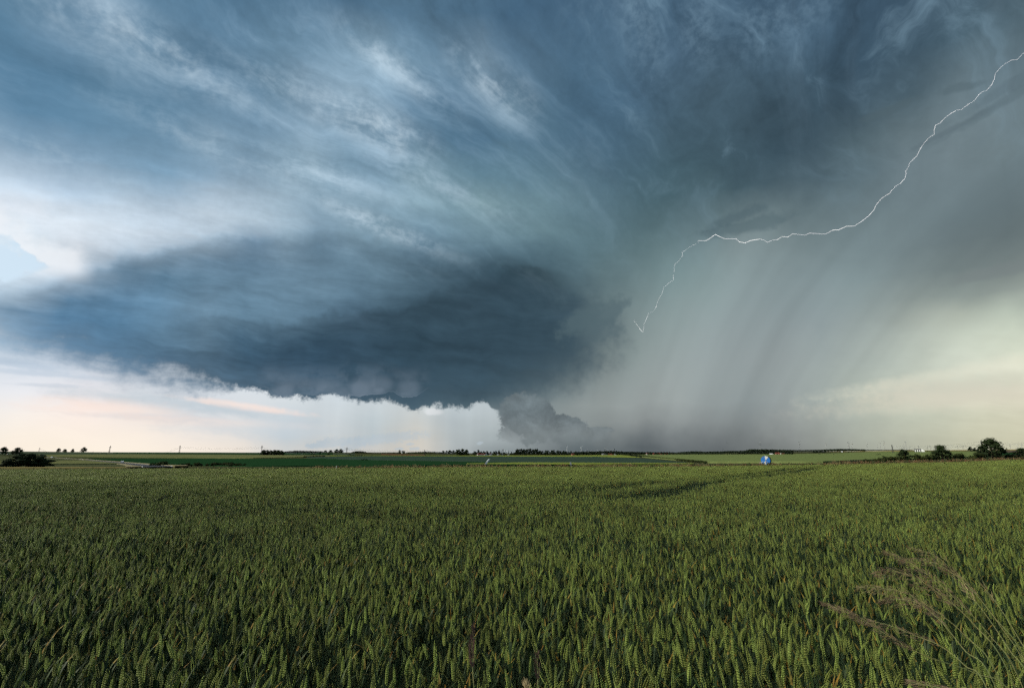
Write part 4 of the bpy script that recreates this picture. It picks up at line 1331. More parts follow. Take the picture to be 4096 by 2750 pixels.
def house(px, base, w, h, roof, wall, label, rot=0.0, group=None, D=None, gable=False, name='house'):
    """w, h as seen in the photograph"""
    p = stand(px, base, D)
    k = (at(px + 10, base, p.y).x - at(px - 10, base, p.y).x) / 20.0
    W, H = w * k, h * k
    eave = H * 0.52
    dep = W * (0.6 if not gable else 1.3)
    t = thing(name, label, 'house', p, -math.atan2(p.x, p.y) + rot, group)
    b = MB(); b.box((0, 0, eave / 2 - 0.5), (W, dep, eave + 1))
    if gable: b.prism([(-W / 2, eave), (W / 2, eave), (0, H)], -dep / 2, dep / 2)
    else:
        for s in (-1, 1): b.add([(s * W / 2, -dep / 2, eave), (s * W / 2, dep / 2, eave), (s * W / 2, 0, H - 0.05)], [(0, 1, 2)])
    b.build('wall', wall, t)
    r = MB(); o = 0.04 * W
    if gable:
        for s in (-1, 1):
            r.add([(s * (W / 2 + o), -dep / 2 - o, eave - o), (0, -dep / 2 - o, H + 0.1), (0, dep / 2 + o, H + 0.1), (s * (W / 2 + o), dep / 2 + o, eave - o),
                   (s * (W / 2 + o), -dep / 2 - o, eave - o + 0.25), (0, -dep / 2 - o, H + 0.35), (0, dep / 2 + o, H + 0.35), (s * (W / 2 + o), dep / 2 + o, eave - o + 0.25)],
                  [(0, 1, 2, 3), (7, 6, 5, 4), (0, 4, 5, 1), (2, 6, 7, 3), (0, 3, 7, 4), (1, 5, 6, 2)])
    else:
        for s in (-1, 1):
            r.add([(-W / 2 - o, s * (dep / 2 + o), eave - o * 0.5), (W / 2 + o, s * (dep / 2 + o), eave - o * 0.5), (W / 2 + o, 0, H), (-W / 2 - o, 0, H),
                   (-W / 2 - o, s * (dep / 2 + o), eave - o * 0.5 + 0.25), (W / 2 + o, s * (dep / 2 + o), eave - o * 0.5 + 0.25), (W / 2 + o, 0, H + 0.25), (-W / 2 - o, 0, H + 0.25)],
                  [(0, 1, 2, 3), (7, 6, 5, 4), (0, 4, 5, 1), (1, 5, 6, 2), (2, 6, 7, 3), (3, 7, 4, 0)])
    ro = r.build('roof', roof, t)
    c = MB(); c.box((W * 0.25 if not gable else 0.2 * W, 0, H * 1.02), (W * 0.06 + 0.3, 0.8, H * 0.28)); c.build('chimney', M_BRICK, ro)
    n = max(1, min(4, int(W / 5)))
    for i in range(n):
        m = MB(); m.box((-W / 2 + W * (i + 0.5) / n, -dep / 2 - 0.03, eave * 0.55), (1.1, 0.08, 1.3)); m.build('window', M_PANE, t)
    d = MB(); d.box((W * 0.36, -dep / 2 - 0.03, 1.0), (1.0, 0.08, 2.0)); d.build('door', M_DARK, t)
    return t


house(1922, 1820.5, 26, 7.5, M_TILE, M_WHITE, 'long low white house with red roof at the village left end', 0.15)
house(1943, 1820.5, 12, 8, M_TILE, M_WHITE, 'white gabled house with red roof second from the village left end', 0.2, gable=True)
house(1957, 1820, 15, 8, M_TILE, M_WHITE, 'white house with red roof in the middle of the white group', -0.2)
house(1964, 1820.5, 9, 8, M_TILE, M_WHITE, 'cream gabled house with red roof at the right of the white group', 0.1, gable=True)
house(1951, 1814.5, 8, 5, M_WHITE, M_WHITE, 'white gable rising behind the red roofs', 0.5, gable=True)
house(1970, 1814.5, 7, 4, M_SLATE, M_WHITE, 'small white house behind the cream gable', 0.0)
house(1991, 1820.5, 8, 8, M_SLATE, M_WHITE, 'lone white house front with steep gable and dark window', 0.0, gable=True)
house(2012, 1820, 12, 5, M_SLATE, M_WHITE, 'low white house with pale roof right of the lone gable', 0.1)
house(2034, 1820, 7, 6, M_TILE, M_WHITE, 'small white gabled house at the right end of the village front', 0.1, gable=True)
house(2297, 1819.5, 20, 7, M_TILE, M_BRICK, 'dull red roofed house under the left pale turbine', 0.2)
house(2420, 1818.5, 24, 6, M_SLATE, M_WHITE, 'wide white house with grey roof among dark trees', 0.1)
house(2446, 1818.5, 20, 7, M_TILE, M_BRICK, 'red roofed house right of the grey roofed one', -0.1)
house(2464, 1818.5, 12, 5, M_SLATE, M_WHITE, 'small white house at the right of the grey and red pair', 0.0)
house(2590, 1817.5, 11, 7, M_TILE, M_WHITE, 'first red roofed house in the row right of the ditch', 0.2)
house(2618, 1817.5, 14, 6, M_TILE, M_BRICK, 'second red roofed house in the row right of the ditch', -0.1)
house(2641, 1817.3, 18, 6.5, M_TILE, M_BRICK, 'third and longest red roofed house in the row', 0.1)
house(2664, 1817.2, 12, 5.5, M_TILE, M_BRICK, 'fourth red roofed house in the row', 0.0)
house(2678, 1817.2, 9, 5, M_WHITE, M_WHITE, 'white gabled house closing the row of red roofs', 0.0, gable=True)
house(3086, 1817, 14, 3.6, M_PALE, M_PALE, 'low white shed behind the blue reel', 0.0)
house(3110, 1817, 16, 7.5, M_TILE, M_BRICK, 'pink brick house with white windows right of the blue reel', 0.1)
house(3123, 1817, 6, 6, M_WHITE, M_WHITE, 'narrow white house end beside the pink house', 0.0, gable=True)
house(3134, 1816.8, 9, 4, M_TILE, M_BRICK, 'low red roof right of the pink house', 0.0)
house(3270, 1808.5, 6, 2.5, M_PALE, M_PALE, 'tiny white shed at the short row of trees', 0.0)
house(3368, 1806.5, 7, 2.5, M_PALE, M_PALE, 'tiny white shed on the right slope', 0.0)
house(3496, 1802, 10, 3, M_PALE, M_PALE, 'small bright white shed on the right skyline', 0.0)
house(8, 1812.5, 10, 5, M_SLATE, M_WHITE, 'pale house half hidden by the tree at the left edge', 0.2)

# barn with a big curved white end on the right skyline
p = stand(3678, 1797.5, 1500)
k = 1500 / FOC * 1.18
t = thing('barn', 'large dark fronted barn with a white sloping end on the right skyline', 'barn', p, -math.atan2(p.x, p.y))
b = MB(); b.box((-5 * k, 0, 4.5 * k), (18 * k, 14, 9 * k)); b.build('wall', M_DARK, t)
r = MB(); r.box((-5 * k, 0, 9.4 * k), (19 * k, 15, 1.0 * k)); r.build('roof', M_SLATE, t)
e = MB(); e.prism([(4.1 * k, 0), (14 * k, 0), (12 * k, 3 * k), (8 * k, 8 * k), (4.1 * k, 9.8 * k)], -7, 7); e.build('sloping_end', M_PALE, t)
for i in range(3):
    m = MB(); m.box((-11 * k + i * 5.5 * k, -7.1, 4 * k), (2.6 * k, 0.3, 6 * k)); m.build('bay_door', M_PALE, t)

# white tower (old windmill stump with a balcony head)
p = stand(1609, 1810.5)
k = p.y / FOC * 1.03
t = thing('white_tower', 'white tapering round tower with a dark flat cap on the skyline', 'tower', p)


def ring(prof, n=14):
    m = MB()
    vs = [(r * math.cos(2 * PI * i / n), r * math.sin(2 * PI * i / n), z) for r, z in prof for i in range(n)]
    fs = [(j * n + i, j * n + (i + 1) % n, (j + 1) * n + (i + 1) % n, (j + 1) * n + i) for j in range(len(prof) - 1) for i in range(n)]
    fs += [tuple(range(n - 1, -1, -1)), tuple((len(prof) - 1) * n + i for i in range(n))]
    m.add(vs, fs)
    return m


ring([(3.6 * k, -1), (3.3 * k, 4 * k), (2.9 * k, 8.6 * k)]).build('shaft', M_WHITE, t)
ring([(3.3 * k, 8.6 * k), (3.9 * k, 9.2 * k), (4.0 * k, 11.0 * k), (3.7 * k, 11.4 * k)]).build('gallery', M_SLATE, t)
ring([(4.1 * k, 11.4 * k), (3.2 * k, 12.4 * k), (0.8 * k, 13.4 * k)]).build('cap', M_SLATE, t)
m = MB(); m.box((0.9 * k, -3.15 * k, 5.4 * k), (0.9 * k, 0.5 * k, 1.8 * k)); m.build('window', M_PANE, t)
# church spire
p = stand(2150, 1819)
k = p.y / FOC * 1.02
t = thing('church_spire', 'thin dark church spire above the village wood', 'church', p)
m = MB(); m.box((0, 0, 9 * k), (3.4 * k, 3.4 * k, 18 * k)); m.build('belfry', M_SLATE, t)
m = MB(); q = 1.9 * k; m.add([(-q, -q, 18 * k), (q, -q, 18 * k), (q, q, 18 * k), (-q, q, 18 * k), (0, 0, 27.5 * k)], [(0, 1, 4), (1, 2, 4), (2, 3, 4), (3, 0, 4), (3, 2, 1, 0)]); m.build('spire', M_DARK, t)


# ------------------------------------------------------------------ pylons and lines
def pylon_parts(H):
    tw, arms = MB(), []
    b, wst, tp = H * 0.085, H * 0.030, H * 0.012
    lv = [0, 0.22, 0.40, 0.55, 0.67, 0.77, 0.86, 0.93, 1.0]
    wd = lambda f: b + (wst - b) * f / 0.6 if f < 0.6 else wst + (tp - wst) * (f - 0.6) / 0.4
    th = H * 0.011
    for sx in (-1, 1):
        for sy in (-1, 1):
            tw.tube([(sx * wd(f), sy * wd(f), f * H) for f in lv], th, 4)
    for i in range(len(lv) - 1):
        a, c = lv[i], lv[i + 1]
        for sy in (-1, 1):
            tw.tube([(-wd(a), sy * wd(a), a * H), (wd(c), sy * wd(c), c * H)], th * 0.6, 3)
            tw.tube([(wd(a), sy * wd(a), a * H), (-wd(c), sy * wd(c), c * H)], th * 0.6, 3)
        for sx in (-1, 1):
            tw.tube([(sx * wd(a), -wd(a), a * H), (sx * wd(c), wd(c), c * H)], th * 0.6, 3)
    for f, l in ((0.70, 0.13), (0.81, 0.16), (0.92, 0.11)):
        m = MB()
        m.tube([(-l * H, 0, f * H), (l * H, 0, f * H)], th, 4)
        for s in (-1, 1):
            m.tube([(s * l * H, 0, f * H), (0, 0, (f + 0.045) * H)], th * 0.8, 3)
            m.tube([(s * l * H * 0.95, 0, f * H), (s * l * H * 0.95, 0, (f - 0.035) * H)], th * 0.8, 3)
        arms.append(m)
    return tw, arms


_tw, _arms = pylon_parts(1.0)
PY_T = _tw.mesh('lattice_tower', [M_DARK]); PY_A = [m.mesh('crossarm', [M_DARK]) for m in _arms]
PYL = []


def pylon(px, base, top, label, D=None, rz=0.5):
    p = stand(px, base, D)
    H = at(px, top, p.y).z - p.z
    t = thing('pylon', label, 'pylon', p, rz, 'pylons of the overhead line', (H * 0.9, H * 0.9, H))
    obj('lattice_tower', PY_T, t)
    for a in PY_A: obj('crossarm', a, t)
    PYL.append((p, H))


pylon(155, 1806, 1790, 'faint small pylon, leftmost of the line')
pylon(437, 1806.5, 1782, 'pylon standing between the skyline trees and the next pylon, second from left')
pylon(717, 1809, 1781, 'pylon third from left on the bare skyline')
pylon(1045, 1811, 1781, 'pylon directly left of the block shaped copse')
pylon(1386, 1817, 1788, 'pylon among the small bushes right of the twin crown')
pylon(1698, 1820, 1798, 'pylon right of the white tower near the brown soil')
pylon(2012, 1818, 1794, 'dark pylon rising behind the village houses')
pylon(2458, 1817, 1793, 'dark pylon above the red and grey roofs', D=1800)
_left = list(PYL)
PYL.clear()
pylon(3572, 1806, 1777, 'pylon in the middle of the wind farm', D=1100)
pylon(3932, 1797, 1760, 'pylon half hidden by the left side of the tallest tree', D=800)
pylon(4200, 1797, 1762, 'pylon beyond the right edge', D=700)
_right = list(PYL)


def line(L, label, r):
    t = thing('power_line', label, 'power line', L[0][0])
    for f, l in ((0.67, 0.12), (0.67, -0.12), (0.78, 0.14), (0.89, -0.1)):
        m = MB()
        pts = []
        for (a, Ha), (b, Hb) in zip(L[:-1], L[1:]):
            for i in range(9):
                s = i / 9
                A_ = a + Vector((l * Ha * 0.9, 0, f * Ha)); B_ = b + Vector((l * Hb * 0.9, 0, f * Hb))
                q = A_.lerp(B_, s); q.z -= 0.028 * (B_ - A_).length * 4 * s * (1 - s) * 0.5
                pts.append(q - L[0][0])
        e_ = L[-1]
        pts.append(e_[0] + Vector((l * e_[1] * 0.9, 0, f * e_[1])) - L[0][0])
        m.tube(pts, r, 3)
        m.build('wire', M_STEEL, t)


line(_left, 'thin overhead wires strung between the left pylons', 0.15)
line(_right, 'thin overhead wires strung across the right skyline', 0.10)


# ------------------------------------------------------------------ wind turbines
M_TURB = mat('turbine_grey', (0.30, 0.31, 0.32), 0.6, var=0.05)


def blade_mesh():
    m = MB()
    vs = []
    for z, c in ((0.02, 0.020), (0.10, 0.034), (0.25, 0.044), (0.6, 0.028), (1.0, 0.008)):
        vs += [(-c * 0.35, 0.006, z), (c * 0.65, -0.004, z), (c * 0.65, -0.012, z), (-c * 0.35, -0.010, z)]
    fs = []
    for i in range(4):
        for k in range(4): fs.append((i * 4 + k, i * 4 + (k + 1) % 4, i * 4 + 4 + (k + 1) % 4, i * 4 + 4 + k))
    fs += [(3, 2, 1, 0), (16, 17, 18, 19)]
    m.add(vs, fs)
    return m


BLADES = {id(M_TURB): blade_mesh().mesh('blade', [M_TURB]), id(M_PALE): blade_mesh().mesh('blade', [M_PALE])}


def turbine(px, base, hub, blade, label, D, rot, m=None, yaw=0.5):
    m = m or M_TURB
    p = at(px, base, D)
    H = at(px, hub, D).z - p.z
    B_ = blade * D / FOC * 1.1
    t = thing('wind_turbine', label, 'wind turbine', p, yaw, 'wind turbines on the horizon')
    w = D / FOC * 0.55
    a = MB(); a.tube([(0, 0, -2), (0, 0, H)], [w * 1.25, w * 0.8], 8); a.build('tower', m, t)
    n = MB(); n.box((0, 0.6 * w, H + w * 0.4), (w * 1.7, w * 4.5, w * 1.7)); n.build('nacelle', m, t)
    hb = ring([(w * 0.9, -w), (w * 0.6, w * 0.6), (w * 0.15, w)], 8).build('hub', m, t)
    hb.rotation_euler = (PI / 2, 0, 0); hb.location = (0, -2.6 * w, H + w * 0.4)
    for i in range(3):
        o = obj('blade', BLADES[id(m)], t)
        o.location = (0, -2.6 * w, H + w * 0.4); o.rotation_euler = (0, rot + i * 2 * PI / 3, 0); o.scale = (B_ * 1.5, B_ * 1.5, B_)


for i, (px, b, hb, bl, l, m) in enumerate((
        (2268, 1812, 1787.5, 8, 'pale turbine left of the two above the dark village trees', M_PALE), (2325, 1812, 1787, 8, 'pale turbine right of the two above the dark village trees', M_PALE), (2422, 1812, 1792, 6, 'faint turbine far behind the grey roofs', M_TURB),
        (3043, 1801, 1774, 9, 'turbine directly above the blue reel', M_TURB), (3201, 1800, 1769, 11, 'turbine alone between the reel and the wind farm', M_TURB), (3306, 1799, 1779, 11, 'turbine second from the left of the wind farm', M_TURB),
        (3396, 1797, 1768, 11, 'taller of the two overlapping turbines', M_TURB), (3398, 1797, 1775, 8, 'nearer lower turbine overlapping the taller one', M_TURB), (3411, 1797, 1775, 11, 'turbine just right of the overlapping pair', M_TURB),
        (3471, 1799, 1773, 10, 'turbine left of the close pair', M_TURB), (3525, 1801, 1772, 11, 'left one of the close pair of turbines', M_TURB), (3540, 1799, 1772, 11, 'right one of the close pair of turbines', M_TURB),
        (3512, 1799, 1786, 8, 'faint small turbine left of the close pair', M_TURB), (3626, 1796, 1769, 14, 'largest turbine near the barn', M_TURB), (3618, 1798, 1783, 8, 'faint turbine left of the largest one', M_TURB),
        (3676, 1798, 1783, 8, 'turbine blades showing above the barn roof', M_TURB), (4042, 1793, 1781, 9, 'turbine right of the tallest tree', M_TURB), (4073, 1792, 1780, 9, 'turbine second from the right edge', M_TURB), (4088, 1791, 1776, 10, 'turbine at the right edge', M_TURB))):
    turbine(px, b, hb, bl, l, 5200 + 150 * (i % 4), i * 0.7 + 0.2, m, 0.4 + 0.15 * (i % 3))
for i, (px, b, tp) in enumerate(((3711, 1796.5, 1783), (3722, 1796.5, 1781.5), (3832, 1793, 1782), (3850, 1793, 1783), (3855, 1793, 1781.5), (3865, 1793, 1781.5), (3640, 1797.5, 1786.5))):
    p = at(px, b, 900)
    H = at(px, tp, 900).z - p.z
    t = thing('lamp_post', 'thin dark post in the row along the right skyline', 'post', p, 0.3, 'posts along the right skyline')
    a = MB(); a.tube([(0, 0, -1), (0, 0, H)], 0.16, 5); a.build('pole', M_DARK, t)
    a = MB(); a.tube([(-0.9, 0, H), (1.4, 0, H)], 0.13, 4); a.build('lamp_arm', M_DARK, t)

# ------------------------------------------------------------------ irrigation reel at the edge of the wheat
M_BLUE = mat('blue_paint', (0.012, 0.150, 0.50), 0.4, var=0.12, scale=1.5, spec=0.5)
M_CREAM = mat('white_paint', (0.58, 0.60, 0.60), 0.45, var=0.08, scale=2.0)
M_RUST = mat('primer_red', (0.33, 0.12, 0.08), 0.6, var=0.2)
M_HOSE = mat('black_hose', (0.022, 0.022, 0.024), 0.5, var=0.3, scale=8.0)
M_RUBBER = mat('tyre_rubber', (0.02, 0.02, 0.02), 0.9)
p = stand(3067, 1857.5, 131)
k = 131 / FOC * 1.04
reel = thing('irrigation_reel', 'blue and white hose reel on a steel frame at the field edge', 'irrigation reel', p, -0.74)
RR, cz, dw = 15.6 * k, 17.2 * k, 1.15


def disc(r, y0, y1, a0=0.0, a1=2 * PI, n=40, r0=0.0):
    """flat wheel or wheel sector facing -y"""
    m = MB()
    vs, fs = [], []
    full = abs(a1 - a0 - 2 * PI) < 1e-6
    cnt = n if full else n + 1
    for y in (y0, y1):
        for rr in ((r0 if r0 else 0.001), r):
            for i in range(cnt):
                a = a0 + (a1 - a0) * i / n
                vs.append((rr * math.cos(a), y, rr * math.sin(a)))
    for i in range(n):
        j = (i + 1) % cnt
        fs += [(i, j, cnt + j, cnt + i), (2 * cnt + i, 3 * cnt + i, 3 * cnt + j, 2 * cnt + j), (cnt + i, cnt + j, 3 * cnt + j, 3 * cnt + i), (i, 2 * cnt + i, 2 * cnt + j, j)]
    if not full:
        e = cnt - 1
        fs += [(0, cnt, 3 * cnt, 2 * cnt), (e, 2 * cnt + e, 3 * cnt + e, cnt + e)]
    m.add(vs, fs)
    return m


def rpart(name, m, material, parent=None, z=cz):
    o = m.build(name, material, parent or reel)
    if parent is None: o.location = (0, 0, z)
    return o


fl = rpart('front_flange', disc(RR, -dw / 2 - 0.04, -dw / 2), M_BLUE)
disc(RR * 0.985, -dw / 2 - 0.075, -dw / 2 - 0.045, math.radians(47), math.radians(97), 14, RR * 0.07).build('white_sector', M_CREAM, fl)
disc(RR * 0.95, -dw / 2 - 0.075, -dw / 2 - 0.045, math.radians(117), math.radians(120), 2, RR * 0.2).build('spoke', M_RUST, fl)
rpart('back_flange', disc(RR, dw / 2, dw / 2 + 0.04), M_HOSE)
drum = MB()
for j in range(9):                                              # hose wound on the drum, layer by layer
    y = -dw / 2 + 0.06 + j * (dw - 0.12) / 8
    pts = [(RR * 0.90 * math.cos(a), y, RR * 0.90 * math.sin(a)) for a in np.linspace(0, 2 * PI, 37)]
    drum.tube(pts, 0.072, 6, 0, cap=False)
rpart('wound_hose', drum, M_HOSE)
h = disc(RR * 0.10, -dw / 2 - 0.16, dw / 2 + 0.16, n=14)
rpart('hub', h, M_DARK)
fr = MB()
fy = -dw / 2 - 0.24
for s in (-1, 1):                                               # A-frames either side of the drum
    y = s * (dw / 2 + 0.22)
    fr.tube([(-6.2 * k, y, 2.2 * k), (-1.2 * k, y, 11 * k), (0, y, 17.2 * k)], 0.055, 6)
    fr.tube([(1.6 * k, y, 15.2 * k), (5.2 * k, y, 9.5 * k), (5.2 * k, y, 1.4 * k)], 0.055, 6)
    fr.tube([(-6.4 * k, y, 1.5 * k), (5.4 * k, y, 1.5 * k)], 0.06, 6)
fr.tube([(-6.4 * k, fy, 1.5 * k), (-6.4 * k, -fy, 1.5 * k)], 0.06, 6); fr.tube([(5.2 * k, fy, 1.5 * k), (5.2 * k, -fy, 1.5 * k)], 0.06, 6)
fr.build('frame', M_CREAM, reel)
gb = MB(); gb.prism([(-6.0 * k, 2.6 * k), (1.4 * k, 2.6 * k), (0.2 * k, 12.2 * k), (-4.4 * k, 12.2 * k)], fy - 0.10, fy + 0.12)
gbo = gb.build('gear_case', M_CREAM, reel)
m = MB(); m.box((-3.9 * k, fy - 0.13, 6.4 * k), (2.2 * k, 0.06, 3.0 * k)); m.build('control_box', M_DARK, gbo)
m = MB(); m.prism([(1.5 * k, 2.6 * k), (4.8 * k, 2.6 * k), (4.0 * k, 12.0 * k), (2.4 * k, 13.0 * k)], fy - 0.04, fy + 0.04); m.build('side_plate', M_BLUE, reel)
m = MB(); m.tube([(-12.5 * k, fy - 0.3, 9.0 * k), (-6 * k, fy - 0.1, 13.6 * k)], 0.04, 5); m.tube([(-16 * k, fy - 0.2, 9.4 * k), (-13.2 * k, fy - 0.2, 9.2 * k), (-11 * k, fy, 7.2 * k)], 0.06, 5); m.build('crank_arm', M_CREAM, reel)
m = MB(); m.tube([(-12.0 * k, fy - 0.3, 8.4 * k), (-20.5 * k, fy - 0.6, 0.2 * k)], 0.06, 6); m.build('support_leg', M_STEEL, reel)
m = MB(); m.tube([(5 * k, fy, 1.5 * k), (8 * k, fy - 0.3, 0.2 * k)], 0.06, 6); m.build('support_leg', M_STEEL, reel)
m = MB(); m.box((-4 * k, 0, 0.5 * k), (30 * k, 1.6, 0.10)); m.build('base_plate', M_DARK, reel)
m = MB(); m.tube([(15 * k, 0.9, 8.2 * k), (18.5 * k, 0.9, 7.2 * k), (21 * k, 0.9, 4.4 * k), (21.3 * k, 0.9, 0.4 * k)], 0.07, 6); m.build('drawbar', M_HOSE, reel)
for s in (-1, 1):
    w = disc(4.6 * k, s * 0.95 - 0.11, s * 0.95 + 0.11, n=18)
    wo = w.build('wheel', M_RUBBER, reel); wo.location = (9.5 * k, 0.25, 4.4 * k)
    disc(2.2 * k, s * 0.95 - 0.13, s * 0.95 + 0.13, n=12).build('rim', M_STEEL, wo)
# sprinkler cart left of the reel
p = stand(3043, 1856.5, 133)
cart = thing('sprinkler_cart', 'small grey sprinkler cart standing left of the blue reel', 'sprinkler', p, 0.1)
m = MB(); m.tube([(-5 * k, 0, 1.2 * k), (4 * k, 0, 3 * k), (6 * k, 0, 12 * k)], 0.05, 5); m.tube([(-5 * k, 0, 1.2 * k), (-1 * k, 0.5, 9.5 * k), (4.6 * k, 0, 9.8 * k)], 0.045, 5); m.tube([(-1 * k, -0.4, 2 * k), (2 * k, 0, 9.6 * k)], 0.04, 5); m.build('frame', M_STEEL, cart)
m = MB(); m.tube([(4.6 * k, 0, 9.8 * k), (7.6 * k, 0, 13.6 * k)], [0.09, 0.05], 6); m.build('nozzle', M_DARK, cart)
for s in (-1, 1):
    w = disc(2.0 * k, s * 0.5 - 0.06, s * 0.5 + 0.06, n=14); o = w.build('wheel', M_RUBBER, cart); o.location = (-3.5 * k, 0, 2 * k)

# ------------------------------------------------------------------ water jet over the far crop
M_WATER = mat('white_spray', (0.80, 0.84, 0.88), 0.35, var=0.05)
D = 150.0
pts = [at(*q, D) for q in ((1938, 1866), (1941, 1859), (1944.5, 1852), (1947.5, 1846.5), (1951, 1841.5), (1955, 1838), (1960, 1836.2))]
o0 = stand(1938, 1866, D)
jet = thing('water_jet', 'white arc of irrigation water rising above the far crop', 'water jet', o0)
m = MB(); m.tube([q - o0 for q in pts], [0.035, 0.05, 0.07, 0.10, 0.15, 0.19, 0.10], 7); m.build('jet', M_WATER, jet, True)
m = MB(); rj = random.Random(2)
for _ in range(2600):
    f = rj.uniform(0.25, 1.0); i = min(int(f * 6), 5); q = pts[i].lerp(pts[i + 1], f * 6 - i)
    fall = abs(rj.gauss(0, 1)) * 0.75 * f
    q = q - o0 + Vector((-fall * 0.55 + rj.gauss(0, 0.14), rj.gauss(0, 0.25), -fall * 0.9 + rj.gauss(0, 0.10)))
    if q.z < 0.3: continue
    s = rj.uniform(0.008, 0.024)
    m.add([q + Vector((s, 0, 0)), q + Vector((-s, s, 0)), q + Vector((-s, -s, 0)), q + Vector((0, 0, s * 2.5))], [(0, 2, 1), (0, 1, 3), (1, 2, 3), (2, 0, 3)])
m.build('spray', M_WATER, jet)
jet.children[-1]['kind'] = 'stuff'
m = MB(); m.tube([(0, 0, 0), (0, 0, 0.9), pts[0] - o0], 0.05, 6); m.build('nozzle', M_DARK, jet)

# ------------------------------------------------------------------ triangular sign and marker
D = 119.0
g = stand(2285, 1869, D)
k2 = D / FOC
s = thing('field_sign', 'white triangular sign on a grey post at the wheat edge', 'sign', g, 0.05)
zt = at(2283, 1846, D).z - g.z; zb = at(2283, 1857, D).z - g.z
m = MB(); m.tube([(0.03, 0.06, 0), (-0.04, 0.06, zb + 0.25)], 0.055, 6); m.build('post', M_STEEL, s)
m = MB(); m.prism([(-5.2 * k2, zb), (3.2 * k2, zb), (1.4 * k2, zb + 4 * k2), (-1.2 * k2, zt), (-2.6 * k2, zt)], -0.02, 0.02); pn = m.build('panel', M_CREAM, s)
m = MB(); m.prism([(-3.0 * k2, zb + 1.4 * k2), (0.8 * k2, zb + 1.4 * k2), (-1.0 * k2, zb + 2.6 * k2), (0.6 * k2, zb + 4.6 * k2), (-1.0 * k2, zb + 5.6 * k2), (-1.8 * k2, zb + 4.0 * k2), (-0.6 * k2, zb + 3.4 * k2)], -0.034, -0.024); m.build('dark_mark', M_DARK, pn)
g = stand(1345, 1872, 117)
s = thing('marker_post', 'short leaning white marker plank in the dry verge', 'marker', g)
hm = at(1346, 1862.5, 117).z - g.z
m = MB(); m.tube([(-0.10, 0, 0), (0.10, 0, hm)], [0.09, 0.07], 4); m.build('plank', M_CREAM, s)
m = MB(); m.tube([(0.10, 0.05, 0), (0.16, 0.05, hm * 0.96)], [0.10, 0.05], 4); m.build('backing', M_DARK, s)

# ------------------------------------------------------------------ fence posts before the right hedge
M_WOOD = mat('weathered_wood', (0.10, 0.085, 0.065), 0.9, var=0.3, scale=4)
f0 = stand(3392, 1850.5, 146)
fe = thing('fence', 'short dark wire fence with wooden posts left of the right hedge', 'fence', f0)
FP = [stand(px, 1850.5, 146) - f0 for px in (3392, 3402, 3412, 3422, 3431, 3441)]
for i, q in enumerate(FP):
    m = MB(); m.tube([q, q + Vector((0.03 * (-1) ** i, 0, 0.95))], 0.07, 6); m.build('post', M_WOOD, fe)
for z in (0.35, 0.62, 0.88):
    m = MB(); m.tube([q + Vector((0, 0, z)) for q in FP], 0.018, 4); m.build('wire', M_DARK, fe)

# ------------------------------------------------------------------ cars on the road
M_GLASS = mat('car_glass', (0.02, 0.022, 0.025), 0.1, spec=0.6)
M_RED = mat('tail_light', (0.5, 0.02, 0.02), 0.3, emit=(1, 0.06, 0.05), strength=0.6)


def car(px, py, col, label, ang, D=None):
    g = stand(px, py, D) + Vector((0, 0, 0.52))
    paint = mat('car_paint', col, 0.3, var=0.03, spec=0.5)
    t = thing('car', label, 'car', g, ang)
    m = MB(); m.prism([(-2.15, 0.32), (2.1, 0.32), (2.15, 0.75), (1.1, 0.95), (0.45, 1.42), (-1.3, 1.45), (-2.1, 0.98)], -0.85, 0.85); m.build('body', paint, t)
    m = MB(); m.prism([(1.05, 0.97), (0.45, 1.37), (-1.25, 1.40), (-1.7, 1.0)], -0.87, 0.87); m.build('window', M_GLASS, t)
    for sx in (-1.35, 1.35):
        for sy in (-0.8, 0.8):
            w = disc(0.32, -0.1, 0.1, n=12).build('wheel', M_RUBBER, t); w.location = (sx, sy, 0.32)
    for sy in (-0.6, 0.6):
        m = MB(); m.box((2.14, sy, 0.66), (0.06, 0.3, 0.16)); m.build('headlight', M_CREAM, t)
        m = MB(); m.box((-2.12, sy, 0.82), (0.06, 0.3, 0.18)); m.build('tail_light', M_RED, t)


car(207, 1831, (0.75, 0.75, 0.75), 'white car on the upper bend of the road', -0.55)
car(488, 1853, (0.45, 0.46, 0.48), 'silver car where the grey road drops towards the verge', -1.0)
car(33, 1818, (0.6, 0.6, 0.6), 'pale car with red tail lights between the two left trees', 1.2)

